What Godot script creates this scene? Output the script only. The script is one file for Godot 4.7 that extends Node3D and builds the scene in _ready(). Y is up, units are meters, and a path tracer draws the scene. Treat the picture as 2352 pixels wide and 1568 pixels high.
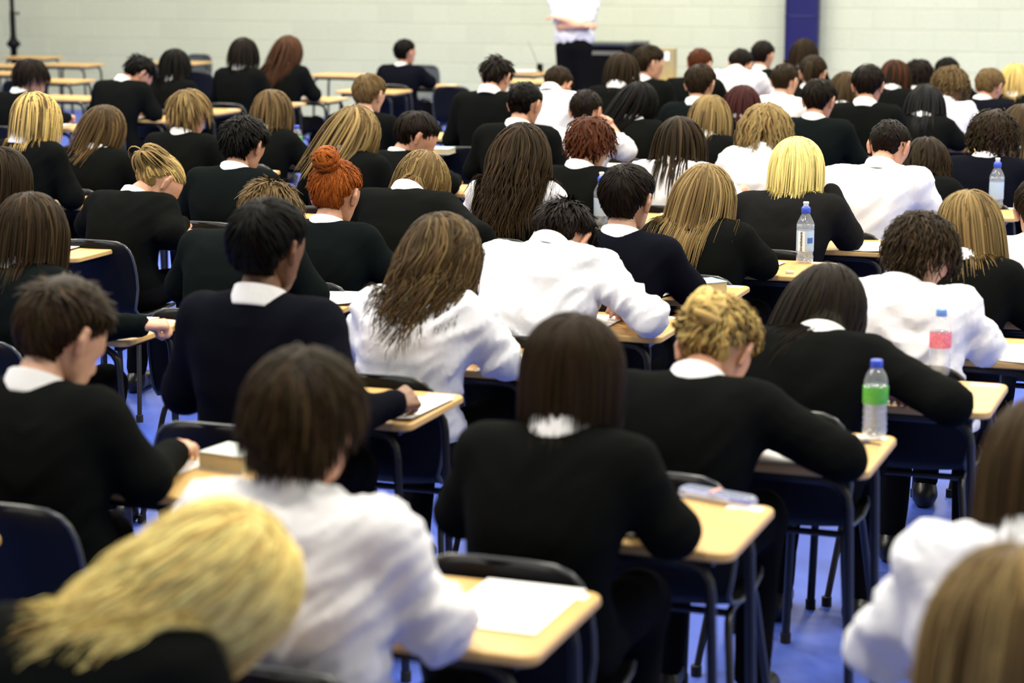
extends Node3D
# An exam hall: rows of seated candidates seen from behind, an invigilator in front of a painted block wall.
# World axes: x across the rows, y up, -z down the hall (depth). Camera stands at x=0, z=0.

const CAM_H := 2.0
const FOCAL := 4800.0            # pixels, for a 2352 x 1568 picture
const CAM_YAW := 0.354302        # 20.3 degrees
const CAM_PITCH := 0.186152      # atan(904 / 4800)
const WALL_Z := -22.8
const DESK_TOP := 0.74
const DESK_NEAR := 0.08          # desk's near edge, ahead of the sitter's hips
const DESK_W := 0.60
const DESK_D := 0.42

var cam_basis := Basis()
var M := {}
var used_names := {}
var mesh_bank := {}


class MB:
	var v := PackedVector3Array()
	var n := PackedVector3Array()
	var c := PackedColorArray()
	var t := PackedInt32Array()
	func quad(a: int, b: int, cc: int, d: int) -> void:
		t.append(a); t.append(b); t.append(cc)
		t.append(a); t.append(cc); t.append(d)
	func vert(p: Vector3, nn: Vector3) -> int:
		v.append(p); n.append(nn)
		return v.size() - 1
	func add(o: MB, x: Transform3D) -> void:
		var base := v.size()
		for k in o.v.size():
			v.append(x * o.v[k])
			n.append((x.basis * o.n[k]).normalized())
		for k in o.c.size():
			c.append(o.c[k])
		if x.basis.determinant() < 0.0:
			for k in range(0, o.t.size(), 3):
				t.append(base + o.t[k])
				t.append(base + o.t[k + 2])
				t.append(base + o.t[k + 1])
			return
		for k in o.t.size():
			t.append(base + o.t[k])
	func mesh() -> ArrayMesh:
		if t.size() < 9000 and c.size() == 0:
			# faces run clockwise as seen from the side their normals point to
			for k in range(0, t.size(), 3):
				var f := (v[t[k + 2]] - v[t[k]]).cross(v[t[k + 1]] - v[t[k]])
				if f.dot(n[t[k]] + n[t[k + 1]] + n[t[k + 2]]) < 0.0:
					var swap := t[k + 1]
					t[k + 1] = t[k + 2]
					t[k + 2] = swap
		var a := []
		a.resize(Mesh.ARRAY_MAX)
		a[Mesh.ARRAY_VERTEX] = v
		a[Mesh.ARRAY_NORMAL] = n
		a[Mesh.ARRAY_INDEX] = t
		if c.size() == v.size() and c.size() > 0:
			a[Mesh.ARRAY_COLOR] = c
		var m := ArrayMesh.new()
		m.add_surface_from_arrays(Mesh.PRIMITIVE_TRIANGLES, a)
		return m


# ---------------------------------------------------------------- pixels to directions
func ray(px: float, py: float) -> Vector3:
	return cam_basis * Vector3((px - 1176.0) / FOCAL, -(py - 784.0) / FOCAL, -1.0)

func at_depth(px: float, py: float, depth: float) -> Vector3:
	var d := ray(px, py)
	return Vector3(0, CAM_H, 0) + d * (depth / -d.z)

func at_height(px: float, py: float, h: float) -> Vector3:
	var d := ray(px, py)
	return Vector3(0, CAM_H, 0) + d * ((h - CAM_H) / d.y)


# ---------------------------------------------------------------- nodes
func numbered(called: String) -> String:
	var k: int = used_names.get(called, 0)
	used_names[called] = k + 1
	return called if k == 0 else "%s_%03d" % [called, k]

func thing(called: String, label: String, category: String, at: Vector3, turn := 0.0, group := "") -> Node3D:
	var o := Node3D.new()
	o.name = numbered(called)
	add_child(o, true)
	o.position = at
	o.rotation.y = turn
	tag(o, label, category, group)
	return o

func tag(o: Node, label: String, category: String, group := "") -> void:
	o.set_meta("label", label)
	o.set_meta("category", category)
	if group != "":
		o.set_meta("group", group)

func part(called: String, m: Mesh, material: Material, parent: Node, at := Transform3D()) -> MeshInstance3D:
	var o := MeshInstance3D.new()
	o.name = called
	o.mesh = m
	o.material_override = material
	o.transform = at
	parent.add_child(o, true)
	return o

func single(called: String, m: Mesh, material: Material, label: String, category: String, at: Transform3D, group := "") -> MeshInstance3D:
	var o := part(numbered(called), m, material, self, at)
	tag(o, label, category, group)
	return o

func struct_node(called: String, m: Mesh, material: Material, at := Transform3D()) -> MeshInstance3D:
	var o := part(called, m, material, self, at)
	o.set_meta("kind", "structure")
	return o


# ---------------------------------------------------------------- shapes
func tube(b: MB, path: PackedVector3Array, radii: PackedFloat32Array, sides := 8, caps := true) -> void:
	var n := path.size()
	var first := b.v.size()
	var ref := Vector3.UP
	var d0 := (path[1] - path[0]).normalized()
	if absf(d0.dot(ref)) > 0.9:
		ref = Vector3.RIGHT
	for i in n:
		var d: Vector3
		if i == 0:
			d = path[1] - path[0]
		elif i == n - 1:
			d = path[n - 1] - path[n - 2]
		else:
			d = (path[i + 1] - path[i]).normalized() + (path[i] - path[i - 1]).normalized()
		d = d.normalized()
		var u := (ref - d * ref.dot(d)).normalized()
		ref = u
		var w := d.cross(u)
		for s in sides:
			var an := TAU * s / sides
			var nn := u * cos(an) + w * sin(an)
			b.vert(path[i] + nn * radii[mini(i, radii.size() - 1)], nn)
	for i in n - 1:
		for s in sides:
			var s2 := (s + 1) % sides
			b.quad(first + i * sides + s, first + (i + 1) * sides + s, first + (i + 1) * sides + s2, first + i * sides + s2)
	if caps:
		for e in 2:
			var i := 0 if e == 0 else n - 1
			var d := (path[0] - path[1]).normalized() if e == 0 else (path[n - 1] - path[n - 2]).normalized()
			var cc := b.vert(path[i], d)
			var ring := b.v.size()
			for s in sides:
				b.vert(b.v[first + i * sides + s], d)
			for s in sides:
				var s2 := (s + 1) % sides
				if e == 0:
					b.t.append(cc); b.t.append(ring + s); b.t.append(ring + s2)
				else:
					b.t.append(cc); b.t.append(ring + s2); b.t.append(ring + s)

func bent(points: PackedVector3Array, radius: float, steps := 4) -> PackedVector3Array:
	# a poly line with its corners rounded
	var out := PackedVector3Array([points[0]])
	for i in range(1, points.size() - 1):
		var p := points[i]
		var a := p + (points[i - 1] - p).limit_length(radius)
		var c := p + (points[i + 1] - p).limit_length(radius)
		for k in steps + 1:
			var f := float(k) / steps
			out.append(a.lerp(p, f).lerp(p.lerp(c, f), f))
	out.append(points[points.size() - 1])
	return out

func lathe(b: MB, prof: PackedVector2Array, sides := 20) -> void:
	# profile of (radius, height), from bottom to top
	var n := prof.size()
	var first := b.v.size()
	for i in n:
		var d: Vector2
		if i == 0:
			d = prof[1] - prof[0]
		elif i == n - 1:
			d = prof[n - 1] - prof[n - 2]
		else:
			d = (prof[i + 1] - prof[i]).normalized() + (prof[i] - prof[i - 1]).normalized()
		d = d.normalized()
		for s in sides + 1:
			var an := TAU * s / sides
			var o := Vector3(cos(an), 0, sin(an))
			b.vert(o * prof[i].x + Vector3.UP * prof[i].y, (o * d.y - Vector3.UP * d.x).normalized())
	for i in n - 1:
		for s in sides:
			var q := first + i * (sides + 1) + s
			b.quad(q, q + sides + 1, q + sides + 2, q + 1)

func slab(b: MB, outline: PackedVector2Array, y0: float, y1: float, bevel: float) -> void:
	# an upright extrusion of a convex outline (x, z) with rounded rims
	var n := outline.size()
	var mid := Vector2.ZERO
	for p in outline:
		mid += p / n
	var prof := [[y0, -bevel, Vector2(0.5, -1)], [y0 + bevel * 0.4, -bevel * 0.35, Vector2(1, -0.7)], [y0 + bevel, 0.0, Vector2(1, 0)], [y1 - bevel, 0.0, Vector2(1, 0)], [y1 - bevel * 0.4, -bevel * 0.35, Vector2(1, 0.7)], [y1, -bevel, Vector2(0.5, 1)]]
	var first := b.v.size()
	for r in prof:
		for i in n:
			var tang := (outline[(i + 1) % n] - outline[(i + n - 1) % n]).normalized()
			var o2 := Vector2(tang.y, -tang.x)
			if o2.dot(outline[i] - mid) < 0:
				o2 = -o2
			var p: Vector2 = outline[i] + o2 * r[1]
			var k: Vector2 = r[2]
			b.vert(Vector3(p.x, r[0], p.y), Vector3(o2.x * k.x, k.y, o2.y * k.x).normalized())
	for r in prof.size() - 1:
		for i in n:
			var i2 := (i + 1) % n
			b.quad(first + r * n + i, first + r * n + i2, first + (r + 1) * n + i2, first + (r + 1) * n + i)
	for e in 2:
		var nn := Vector3.DOWN if e == 0 else Vector3.UP
		var row := first if e == 0 else first + (prof.size() - 1) * n
		var cc := b.vert(Vector3(mid.x, y0 if e == 0 else y1, mid.y), nn)
		var ring := b.v.size()
		for i in n:
			b.vert(b.v[row + i], nn)
		for i in n:
			var i2 := (i + 1) % n
			b.t.append(cc)
			b.t.append(ring + (i if e == 1 else i2))
			b.t.append(ring + (i2 if e == 1 else i))

func round_rect(w: float, d: float, r: float, steps := 4) -> PackedVector2Array:
	var out := PackedVector2Array()
	for q in 4:
		var cx := (w / 2 - r) * (1 if q == 0 or q == 3 else -1)
		var cz := (d / 2 - r) * (1 if q < 2 else -1)
		for k in steps + 1:
			var an := PI / 2 * (q + float(k) / steps)
			out.append(Vector2(cx + cos(an) * r, cz + sin(an) * r))
	return out

func box(b: MB, lo: Vector3, hi: Vector3) -> void:
	for ax in 3:
		for s in 2:
			var nn := Vector3.ZERO
			nn[ax] = 1.0 if s == 1 else -1.0
			var u := (ax + 1) % 3
			var w := (ax + 2) % 3
			var q := []
			for k in 4:
				var p := lo
				p[ax] = hi[ax] if s == 1 else lo[ax]
				p[u] = hi[u] if k == 1 or k == 2 else lo[u]
				p[w] = hi[w] if k >= 2 else lo[w]
				q.append(b.vert(p, nn))
			if s == 1:
				b.quad(q[0], q[3], q[2], q[1])
			else:
				b.quad(q[0], q[1], q[2], q[3])

func ball(b: MB, at: Vector3, r: Vector3, nu := 12, nv := 8) -> void:
	var first := b.v.size()
	for j in nv + 1:
		var ph := PI * j / nv
		for i in nu + 1:
			var th := TAU * i / nu
			var d := Vector3(sin(ph) * cos(th), cos(ph), sin(ph) * sin(th))
			b.vert(at + d * r, (d / r).normalized())
	for j in nv:
		for i in nu:
			var q := first + j * (nu + 1) + i
			b.quad(q, q + nu + 1, q + nu + 2, q + 1)


# ---------------------------------------------------------------- smooth union of tapered capsules, meshed as surface nets
const CORNERS := [[0, 1], [2, 3], [4, 5], [6, 7], [0, 2], [1, 3], [4, 6], [5, 7], [0, 4], [1, 5], [2, 6], [3, 7]]

func field_mesh(bones: Array, cell: float, kk: float, folds := 0.0, seed_of := 1, fold_scale := 1.0) -> MB:
	var b := MB.new()
	var lo := Vector3(1e9, 1e9, 1e9)
	var hi := -lo
	for w in bones:
		var ra := Vector3.ONE * float(w[1])
		var rb := Vector3.ONE * float(w[3])
		lo = lo.min(w[0] - ra).min(w[2] - rb)
		hi = hi.max(w[0] + ra).max(w[2] + rb)
	var mg := minf(0.07, 4.2 / kk)
	lo -= Vector3.ONE * (mg + cell * 2)
	hi += Vector3.ONE * (mg + cell * 2)
	var nx := int((hi.x - lo.x) / cell) + 2
	var ny := int((hi.y - lo.y) / cell) + 2
	var nz := int((hi.z - lo.z) / cell) + 2
	var nxy := nx * ny
	var e := PackedFloat32Array()
	e.resize(nxy * nz)
	var flag := PackedByteArray()
	flag.resize(nxy * nz)
	var cand := PackedInt32Array()
	var deep := -cell * 1.9
	for w in bones:
		var a: Vector3 = w[0]
		var r0: float = w[1]
		var c: Vector3 = w[2]
		var dr: float = w[3] - r0
		var ba := c - a
		var inv := 1.0 / maxf(ba.length_squared(), 1e-9)
		var rr := maxf(r0, r0 + dr) + mg
		var l := (a.min(c) - Vector3.ONE * rr - lo) / cell
		var h := (a.max(c) + Vector3.ONE * rr - lo) / cell
		var i0 := maxi(int(l.x), 1)
		var i1 := mini(int(h.x) + 1, nx - 2)
		var j0 := maxi(int(l.y), 1)
		var j1 := mini(int(h.y) + 1, ny - 2)
		var k0 := maxi(int(l.z), 1)
		var k1 := mini(int(h.z) + 1, nz - 2)
		for k in range(k0, k1 + 1):
			for j in range(j0, j1 + 1):
				var pa := Vector3(lo.x + i0 * cell, lo.y + j * cell, lo.z + k * cell) - a
				var idx := k * nxy + j * nx + i0
				for i in range(i0, i1 + 1):
					var f := clampf(pa.dot(ba) * inv, 0.0, 1.0)
					var d := (pa - ba * f).length() - (r0 + dr * f)
					if d < mg:
						e[idx] += exp(-kk * maxf(d, -0.15))
						if d > deep and flag[idx] == 0:
							flag[idx] = 1
							cand.append(idx)
					pa.x += cell
					idx += 1
	var vid := PackedInt32Array()
	vid.resize(nxy * nz)
	vid.fill(-1)
	var off := PackedInt32Array([0, 1, nx, nx + 1, nxy, nxy + 1, nxy + nx, nxy + nx + 1])
	var cp := [Vector3(0, 0, 0), Vector3(1, 0, 0), Vector3(0, 1, 0), Vector3(1, 1, 0), Vector3(0, 0, 1), Vector3(1, 0, 1), Vector3(0, 1, 1), Vector3(1, 1, 1)]
	var val := PackedFloat32Array()
	val.resize(8)
	var kept := PackedInt32Array()
	for idx in cand:
		var inside := 0
		for q in 8:
			if e[idx + off[q]] > 1.0:
				inside += 1
		if inside == 0 or inside == 8:
			continue
		for q in 8:
			var x := e[idx + off[q]]
			val[q] = log(x) if x > 1e-5 else -11.5
		var sum := Vector3.ZERO
		var cnt := 0
		for ed in CORNERS:
			var q0: int = ed[0]
			var q1: int = ed[1]
			var x0 := val[q0]
			var x1 := val[q1]
			if (x0 > 0.0) != (x1 > 0.0):
				var p0: Vector3 = cp[q0]
				sum += p0.lerp(cp[q1], x0 / (x0 - x1))
				cnt += 1
		@warning_ignore("integer_division")
		var kz := idx / nxy
		@warning_ignore("integer_division")
		var jy := (idx % nxy) / nx
		vid[idx] = b.v.size()
		b.v.append(lo + (Vector3(idx % nx, jy, kz) + sum / cnt) * cell)
		kept.append(idx)
	var steps := PackedInt32Array([1, nx, nxy])
	for idx in kept:
		var v0 := e[idx] > 1.0
		for ax in 3:
			var v1 := e[idx + steps[ax]] > 1.0
			if v0 == v1:
				continue
			var s1 := steps[(ax + 1) % 3]
			var s2 := steps[(ax + 2) % 3]
			var qa := vid[idx - s1 - s2]
			var qb := vid[idx - s2]
			var qc := vid[idx]
			var qd := vid[idx - s1]
			if qa < 0 or qb < 0 or qd < 0:
				continue
			if v0:
				b.quad(qa, qd, qc, qb)
			else:
				b.quad(qa, qb, qc, qd)
	smooth_normals(b)
	if folds > 0.0:
		var nz1 := FastNoiseLite.new()
		nz1.seed = seed_of
		nz1.noise_type = FastNoiseLite.TYPE_SIMPLEX_SMOOTH
		nz1.fractal_type = FastNoiseLite.FRACTAL_RIDGED
		nz1.fractal_octaves = 2
		nz1.frequency = 1.0
		for q in b.v.size():
			var p := b.v[q]
			var u := p.x * 0.75 + p.y * 0.66
			var w := -p.x * 0.66 + p.y * 0.75
			if p.x < 0.0:
				u = -p.x * 0.75 + p.y * 0.66
				w = p.x * 0.66 + p.y * 0.75
			var s := nz1.get_noise_3d(u * 3.2 * fold_scale, w * 10.0 * fold_scale, p.z * 4.0)
			b.v[q] = p + b.n[q] * (folds * (s * 0.5 - 0.1))
		smooth_normals(b)
	return b

func smooth_normals(b: MB) -> void:
	b.n = PackedVector3Array()
	b.n.resize(b.v.size())
	for q in range(0, b.t.size(), 3):
		var i0 := b.t[q]
		var i1 := b.t[q + 1]
		var i2 := b.t[q + 2]
		var f := (b.v[i2] - b.v[i0]).cross(b.v[i1] - b.v[i0])
		b.n[i0] += f
		b.n[i1] += f
		b.n[i2] += f
	for q in b.n.size():
		b.n[q] = b.n[q].normalized()


# ---------------------------------------------------------------- people
var head_mb := {}
var hand_mb := {}

func make_templates() -> void:
	for side in 2:
		var s := -1.0 if side == 0 else 1.0
		mesh_bank["shoe_%d" % side] = field_mesh([[Vector3(0, -0.02, 0.0), 0.036, Vector3(0, -0.05, 0.01), 0.040], [Vector3(0, -0.055, 0.025), 0.038, Vector3(s * 0.015, -0.060, -0.13), 0.033], [Vector3(0, -0.078, 0.03), 0.022, Vector3(s * 0.015, -0.078, -0.15), 0.020]], 0.014, 90.0).mesh()
	for lod in 2:
		var cell := 0.009 if lod == 0 else 0.015
		var b := field_mesh([
			[Vector3(0, 0.030, 0.030), 0.078, Vector3(0, 0.030, -0.022), 0.077],
			[Vector3(-0.012, 0.02, 0.0), 0.066, Vector3(0.012, 0.02, 0.0), 0.066],
			[Vector3(0, -0.010, -0.040), 0.060, Vector3(0, -0.072, -0.058), 0.034],
			[Vector3(-0.030, -0.068, -0.030), 0.027, Vector3(0.030, -0.068, -0.030), 0.027],
			[Vector3(-0.022, -0.035, -0.020), 0.046, Vector3(0.022, -0.035, -0.020), 0.046],
			[Vector3(-0.030, 0.014, -0.086), 0.012, Vector3(0.030, 0.014, -0.086), 0.012],
			[Vector3(0, 0.004, -0.098), 0.008, Vector3(0, -0.030, -0.113), 0.012],
			[Vector3(-0.010, -0.033, -0.104), 0.008, Vector3(0.010, -0.033, -0.104), 0.008],
			[Vector3(-0.018, -0.058, -0.090), 0.010, Vector3(0.018, -0.058, -0.090), 0.010],
			[Vector3(0, -0.090, -0.082), 0.015, Vector3(0, -0.090, -0.075), 0.015],
		], cell, 130.0)
		for s in [-1.0, 1.0]:
			var ear := field_mesh([
				[Vector3(s * 0.080, 0.026, 0.006), 0.0075, Vector3(s * 0.090, 0.024, 0.022), 0.0065],
				[Vector3(s * 0.090, 0.024, 0.022), 0.0065, Vector3(s * 0.090, 0.000, 0.024), 0.0065],
				[Vector3(s * 0.090, 0.000, 0.024), 0.0065, Vector3(s * 0.080, -0.030, 0.008), 0.0085],
				[Vector3(s * 0.078, -0.02, 0.006), 0.007, Vector3(s * 0.080, 0.020, 0.010), 0.008],
				[Vector3(s * 0.084, 0.012, 0.014), 0.006, Vector3(s * 0.084, -0.012, 0.014), 0.006],
			], cell * 0.6, 300.0)
			b.add(ear, Transform3D())
		head_mb[lod] = b
		for kind in 3:   # 0 relaxed, 1 holding a pen, 2 loosely closed
			var bones := [[Vector3(0, 0, 0.035), 0.024, Vector3(0, 0, -0.012), 0.021]]
			var xs := [-0.030, -0.011, 0.010, 0.029]
			var lens := [[0.041, 0.025, 0.020], [0.045, 0.029, 0.022], [0.041, 0.027, 0.020], [0.033, 0.021, 0.018]]
			var curl: Array = [[14, 26, 18], [42, 52, 26], [62, 72, 46]][kind]
			for f in 4:
				var x: float = xs[f]
				var p := Vector3(x, 0.004 if f == 1 or f == 2 else 0.0, -0.085)
				bones.append([Vector3(x * 0.55, 0, -0.012), 0.015, p, 0.0115])
				var an := 0.0
				for s in 3:
					an += deg_to_rad(float(curl[s]) * (1.0 + 0.12 * f))
					var q: Vector3 = p + Vector3(x * 0.06, -sin(an), -cos(an)) * float(lens[f][s])
					bones.append([p, 0.0094 - 0.0009 * s - (0.001 if f == 3 else 0.0), q, 0.0088 - 0.0009 * s - (0.001 if f == 3 else 0.0)])
					p = q
			var th := [[Vector3(-0.020, -0.006, -0.018), Vector3(-0.047, -0.014, -0.048), Vector3(-0.056, -0.022, -0.078)], [Vector3(-0.020, -0.008, -0.018), Vector3(-0.046, -0.030, -0.050), Vector3(-0.036, -0.054, -0.078)], [Vector3(-0.020, -0.008, -0.018), Vector3(-0.044, -0.028, -0.050), Vector3(-0.026, -0.048, -0.074)]][kind] as Array
			bones.append([th[0], 0.016, th[1], 0.0115])
			bones.append([th[1], 0.0112, th[2], 0.0088])
			hand_mb[lod * 3 + kind] = field_mesh(bones, 0.0052 if lod == 0 else 0.010, 320.0)

func two_bone(s: Vector3, w: Vector3, la: float, lb: float, pole: Vector3) -> Array:
	var d := w - s
	var l := d.length()
	if l > (la + lb) * 0.985:
		w = s + d.normalized() * (la + lb) * 0.985
		d = w - s
		l = d.length()
	var u := d / l
	var x := (la * la - lb * lb + l * l) / (2.0 * l)
	var h := sqrt(maxf(la * la - x * x, 0.0))
	var q := (pole - u * pole.dot(u)).normalized()
	return [s + u * x + q * h, w]

func spine_at(sp: Dictionary, f: float) -> Vector3:
	var a: Vector3 = sp.P
	var c: Vector3 = sp.SC
	var n: Vector3 = sp.N
	return a.lerp(c, f).lerp(c.lerp(n, f), f)

func set_pose(sp: Dictionary) -> void:
	# joints, in the person's own axes (origin on the floor below the hips)
	var tw: float = deg_to_rad(sp.get("tw", 0.0))
	var bt := Basis(Vector3.UP, -tw)
	var hb: Basis = Basis(Vector3.UP, -tw - deg_to_rad(sp.get("hy", 0.0))) * Basis(Vector3.RIGHT, -deg_to_rad(sp.hp)) * Basis(Vector3.BACK, -deg_to_rad(sp.get("hr", 0.0)))
	var size: float = sp.get("size", 1.0)
	var hc: Vector3 = sp.head
	sp.hb = hb
	sp.A = hc + hb * Vector3(0, -0.080, 0.022)
	var cosn := cos(deg_to_rad(sp.hp))
	var nd: Vector3 = (-hb.y * 0.9 + Vector3(0, -0.55 * cosn, 0) + bt.z * 0.15).normalized()
	sp.N = sp.A + nd * 0.062 + (sp.get("nx", Vector3.ZERO) as Vector3)
	sp.P = sp.get("pelvis", Vector3(0, 0.545, -0.02))
	var chord: Vector3 = sp.N - sp.P
	var bulge := minf(sqrt(maxf(0.50 * 0.50 - chord.length_squared(), 0.0)) * 0.5 + 0.01, 0.11)
	sp.SC = sp.P + chord * 0.5 + (bt.z * chord.y + Vector3(0, -chord.z, 0)).normalized() * bulge
	sp.rt = (bt * Vector3(cos(deg_to_rad(sp.get("sr", 0.0))), -sin(deg_to_rad(sp.get("sr", 0.0))), 0)).normalized()
	var bulk: float = sp.get("bulk", 1.0)
	var sc := spine_at(sp, 0.87) - bt.z * 0.012
	for side in 2:
		var s := -1.0 if side == 0 else 1.0
		var key: String = "l" if side == 0 else "r"
		var sh: Vector3 = sc + sp.rt * (s * 0.168 * bulk) + Vector3(0, 0.012, 0)
		var w: Vector3 = sp.get(key + "w", Vector3(s * (0.09 if side == 1 else 0.10), DESK_TOP + 0.045, -0.30 if side == 1 else -0.28))
		var want := Vector3(sh.x + s * 0.085 * bulk, DESK_TOP + 0.045, minf(sh.z - 0.03, -0.06))
		want = sp.get(key + "e", want)
		var el: Vector3
		if sp.has(key + "d"):
			el = sp[key + "d"]
		elif sp.has(key + "p"):
			var ik := two_bone(sh, w, 0.285 * size, 0.25 * size, sp[key + "p"])
			el = ik[0]
			w = ik[1]
		else:
			el = sh + (want - sh).limit_length(0.30)
		if not sp.has("free") and el.y < DESK_TOP + 0.045:
			el.y = DESK_TOP + 0.045
		sp[key + "S"] = sh
		sp[key + "E"] = el
		sp[key + "W"] = el + (w - el).limit_length(0.265)

func torso_bones(sp: Dictionary, grow: float) -> Array:
	var out := []
	var bulk: float = sp.get("bulk", 1.0)
	var lv := [[0.14 if sp.has("stand") else 0.0, 0.078, 0.102], [0.2, 0.056, 0.096], [0.4, 0.056, 0.096], [0.58, 0.068, 0.098], [0.74, 0.080, 0.096], [0.88, 0.088, 0.074]]
	for q in lv:
		var c := spine_at(sp, q[0])
		var hw: Vector3 = sp.rt * (q[1] * bulk)
		var r: float = q[2] * (0.5 + 0.5 * bulk) + grow
		out.append([c - hw, r, c + hw, r])
	var n: Vector3 = sp.N
	out.append([n + Vector3(0, -0.045, 0.0), 0.052 + grow, n + Vector3(0, -0.02, 0), 0.046 + grow])
	out.append([spine_at(sp, 0.88), 0.066 + grow, n + Vector3(0, -0.025, 0.0), 0.050 + grow])
	for key in ["l", "r"]:
		out.append([n + Vector3(0, -0.045, 0), 0.048 + grow, sp[key + "S"], 0.050 * bulk + grow])
	return out

func arm_bones(sp: Dictionary, grow: float, short := 1.0) -> Array:
	# short: 1 to the wrist, 0.5 to the elbow, 0.3 short sleeves
	var out := []
	for key in ["l", "r"]:
		var s: Vector3 = sp[key + "S"]
		var e: Vector3 = sp[key + "E"]
		var w: Vector3 = sp[key + "W"]
		if short < 0.5:
			out.append([s, 0.058 + grow, s.lerp(e, 0.72), 0.055 + grow])
		else:
			out.append([s, 0.058 + grow, e, 0.046 + grow])
			if short >= 1.0:
				out.append([e, 0.046 + grow, e.lerp(w, 0.97), 0.033 + grow])
			else:
				out.append([e, 0.046 + grow, e.lerp(w, 0.22), 0.045 + grow])
	return out

func person_arrays(sp: Dictionary) -> Dictionary:
	set_pose(sp)
	var out := {}
	var cell: float = sp.cell
	var lod: int = 0 if cell < 0.016 else 1
	var top: String = sp.top
	var rng := RandomNumberGenerator.new()
	rng.seed = 77 + int(sp.id) * 131
	var sleeves: float = sp.get("sleeves", 1.0)
	# clothes
	if top == "v":
		out.shirt = field_mesh(torso_bones(sp, -0.006) + arm_bones(sp, 0.004), cell, 55.0, 0.012, int(sp.id))
		out.vest = field_mesh(torso_bones(sp, 0.004), cell, 55.0)
	elif top == "w":
		out.shirt = field_mesh(torso_bones(sp, 0.004) + arm_bones(sp, 0.007, sleeves), cell, 55.0, 0.034 if cell < 0.02 else 0.024, int(sp.id))
	elif top == "h":
		var hood := torso_bones(sp, 0.008) + arm_bones(sp, 0.010)
		var n: Vector3 = sp.N
		for k in 5:
			var an := PI * (0.12 + 0.19 * k)
			var an2 := PI * (0.12 + 0.19 * (k + 1))
			if k < 4:
				hood.append([n + Vector3(cos(an) * 0.10, -0.01 - sin(an) * 0.03, sin(an) * 0.085), 0.036, n + Vector3(cos(an2) * 0.10, -0.01 - sin(an2) * 0.03, sin(an2) * 0.085), 0.036])
		hood.append([n + Vector3(0, -0.05, 0.09), 0.045, n + Vector3(0, -0.13, 0.085), 0.020])
		out.hoodie = field_mesh(hood, cell, 70.0, 0.006, int(sp.id))
	else:
		out.jumper = field_mesh(torso_bones(sp, 0.004) + arm_bones(sp, 0.006), cell, 55.0, 0.009, int(sp.id), 0.8)
	# trousers
	var p: Vector3 = sp.P
	var legs := [[p + Vector3(-0.075, -0.02, 0), 0.106, p + Vector3(0.075, -0.02, 0), 0.106]]
	var feet := []
	for side in 2:
		var s := -1.0 if side == 0 else 1.0
		var hip := p + Vector3(s * 0.085, -0.025, -0.02)
		var knee := Vector3(s * 0.115, 0.515, -0.40)
		var ank := Vector3(s * 0.12, 0.10, -0.30 - 0.06 * rng.randf())
		var fat := 1.0
		if sp.has("stand"):
			fat = 1.22
			hip = p + Vector3(s * 0.085, -0.06, 0)
			knee = Vector3(s * 0.10, 0.50, -0.01)
			ank = Vector3(s * 0.11, 0.09, 0.02)
		elif sp.has("tuck") and side == 1:
			knee = Vector3(s * 0.115, 0.50, -0.36)
			ank = Vector3(s * 0.13, 0.12, -0.02)
		legs.append([hip, 0.088 * fat, knee, 0.064 * fat])
		legs.append([knee, 0.064 * fat, ank, 0.048 * fat])
		feet.append(Transform3D(Basis(), ank))
	out.trousers = field_mesh(legs, 0.022 if cell < 0.013 else (0.028 if cell < 0.019 else 0.032), 60.0)
	out.feet = feet
	# skin: neck, chest, arms, head and hands in one mesh
	var bones := [[sp.A, 0.050, sp.N, 0.054], [sp.N, 0.054, spine_at(sp, 0.8), 0.055], [spine_at(sp, 0.84) - sp.rt * 0.07, 0.05, spine_at(sp, 0.84) + sp.rt * 0.07, 0.05]]
	for key in ["l", "r"]:
		var bare := sleeves < 1.0
		bones.append([spine_at(sp, 0.84), 0.045, sp[key + "S"], 0.036])
		bones.append([sp[key + "S"], 0.036, sp[key + "E"], 0.036 if bare else 0.026])
		bones.append([sp[key + "E"], 0.038 if bare else 0.026, sp[key + "W"], 0.025 if bare else 0.020])
	var skin := field_mesh(bones, 0.013 if sleeves < 1.0 else maxf(cell, 0.018), 75.0)
	var hc: Vector3 = sp.head
	var hs: float = sp.get("hs", 1.045)
	var hx := Transform3D((sp.hb as Basis).scaled_local(Vector3.ONE * hs), hc)
	skin.add(head_mb[lod], hx)
	for side in 2:
		var key := "l" if side == 0 else "r"
		var w: Vector3 = sp[key + "W"]
		var f: Vector3 = (w - sp[key + "E"]).normalized()
		var kind: int = sp.get(key + "h", 1 if side == 1 else 0)
		var fwd := f
		if not sp.has("free"):
			fwd = (Vector3(f.x, f.y * 0.3, f.z) + (Vector3(-0.12, 0, -0.3) if side == 1 else Vector3(0.12, 0, -0.3))).normalized()
		if sp.has(key + "f"):
			fwd = (sp[key + "f"] as Vector3).normalized()
		var upv: Vector3 = sp.get(key + "u", Vector3.UP)
		var x := fwd.cross(upv).normalized()
		var hb := Basis(x, x.cross(fwd), -fwd)
		if not sp.has(key + "u"):
			hb = hb * Basis(Vector3.BACK, (-0.75 if kind == 1 else -0.15) * (1.0 if side == 1 else -1.0))
		if side == 0:
			hb = hb.scaled_local(Vector3(-1, 1, 1))
		skin.add(hand_mb[lod * 3 + kind], Transform3D(hb.scaled_local(Vector3.ONE * (0.94 if sp.get("bulk", 1.0) > 0.95 else 0.86)), w))
		sp[key + "hand"] = Transform3D(hb, w)
	out.body = skin
	if top != "h" and not sp.has("nocollar"):
		out.collar = collar(sp)
	out.hair = hair(sp, rng)
	return out

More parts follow.
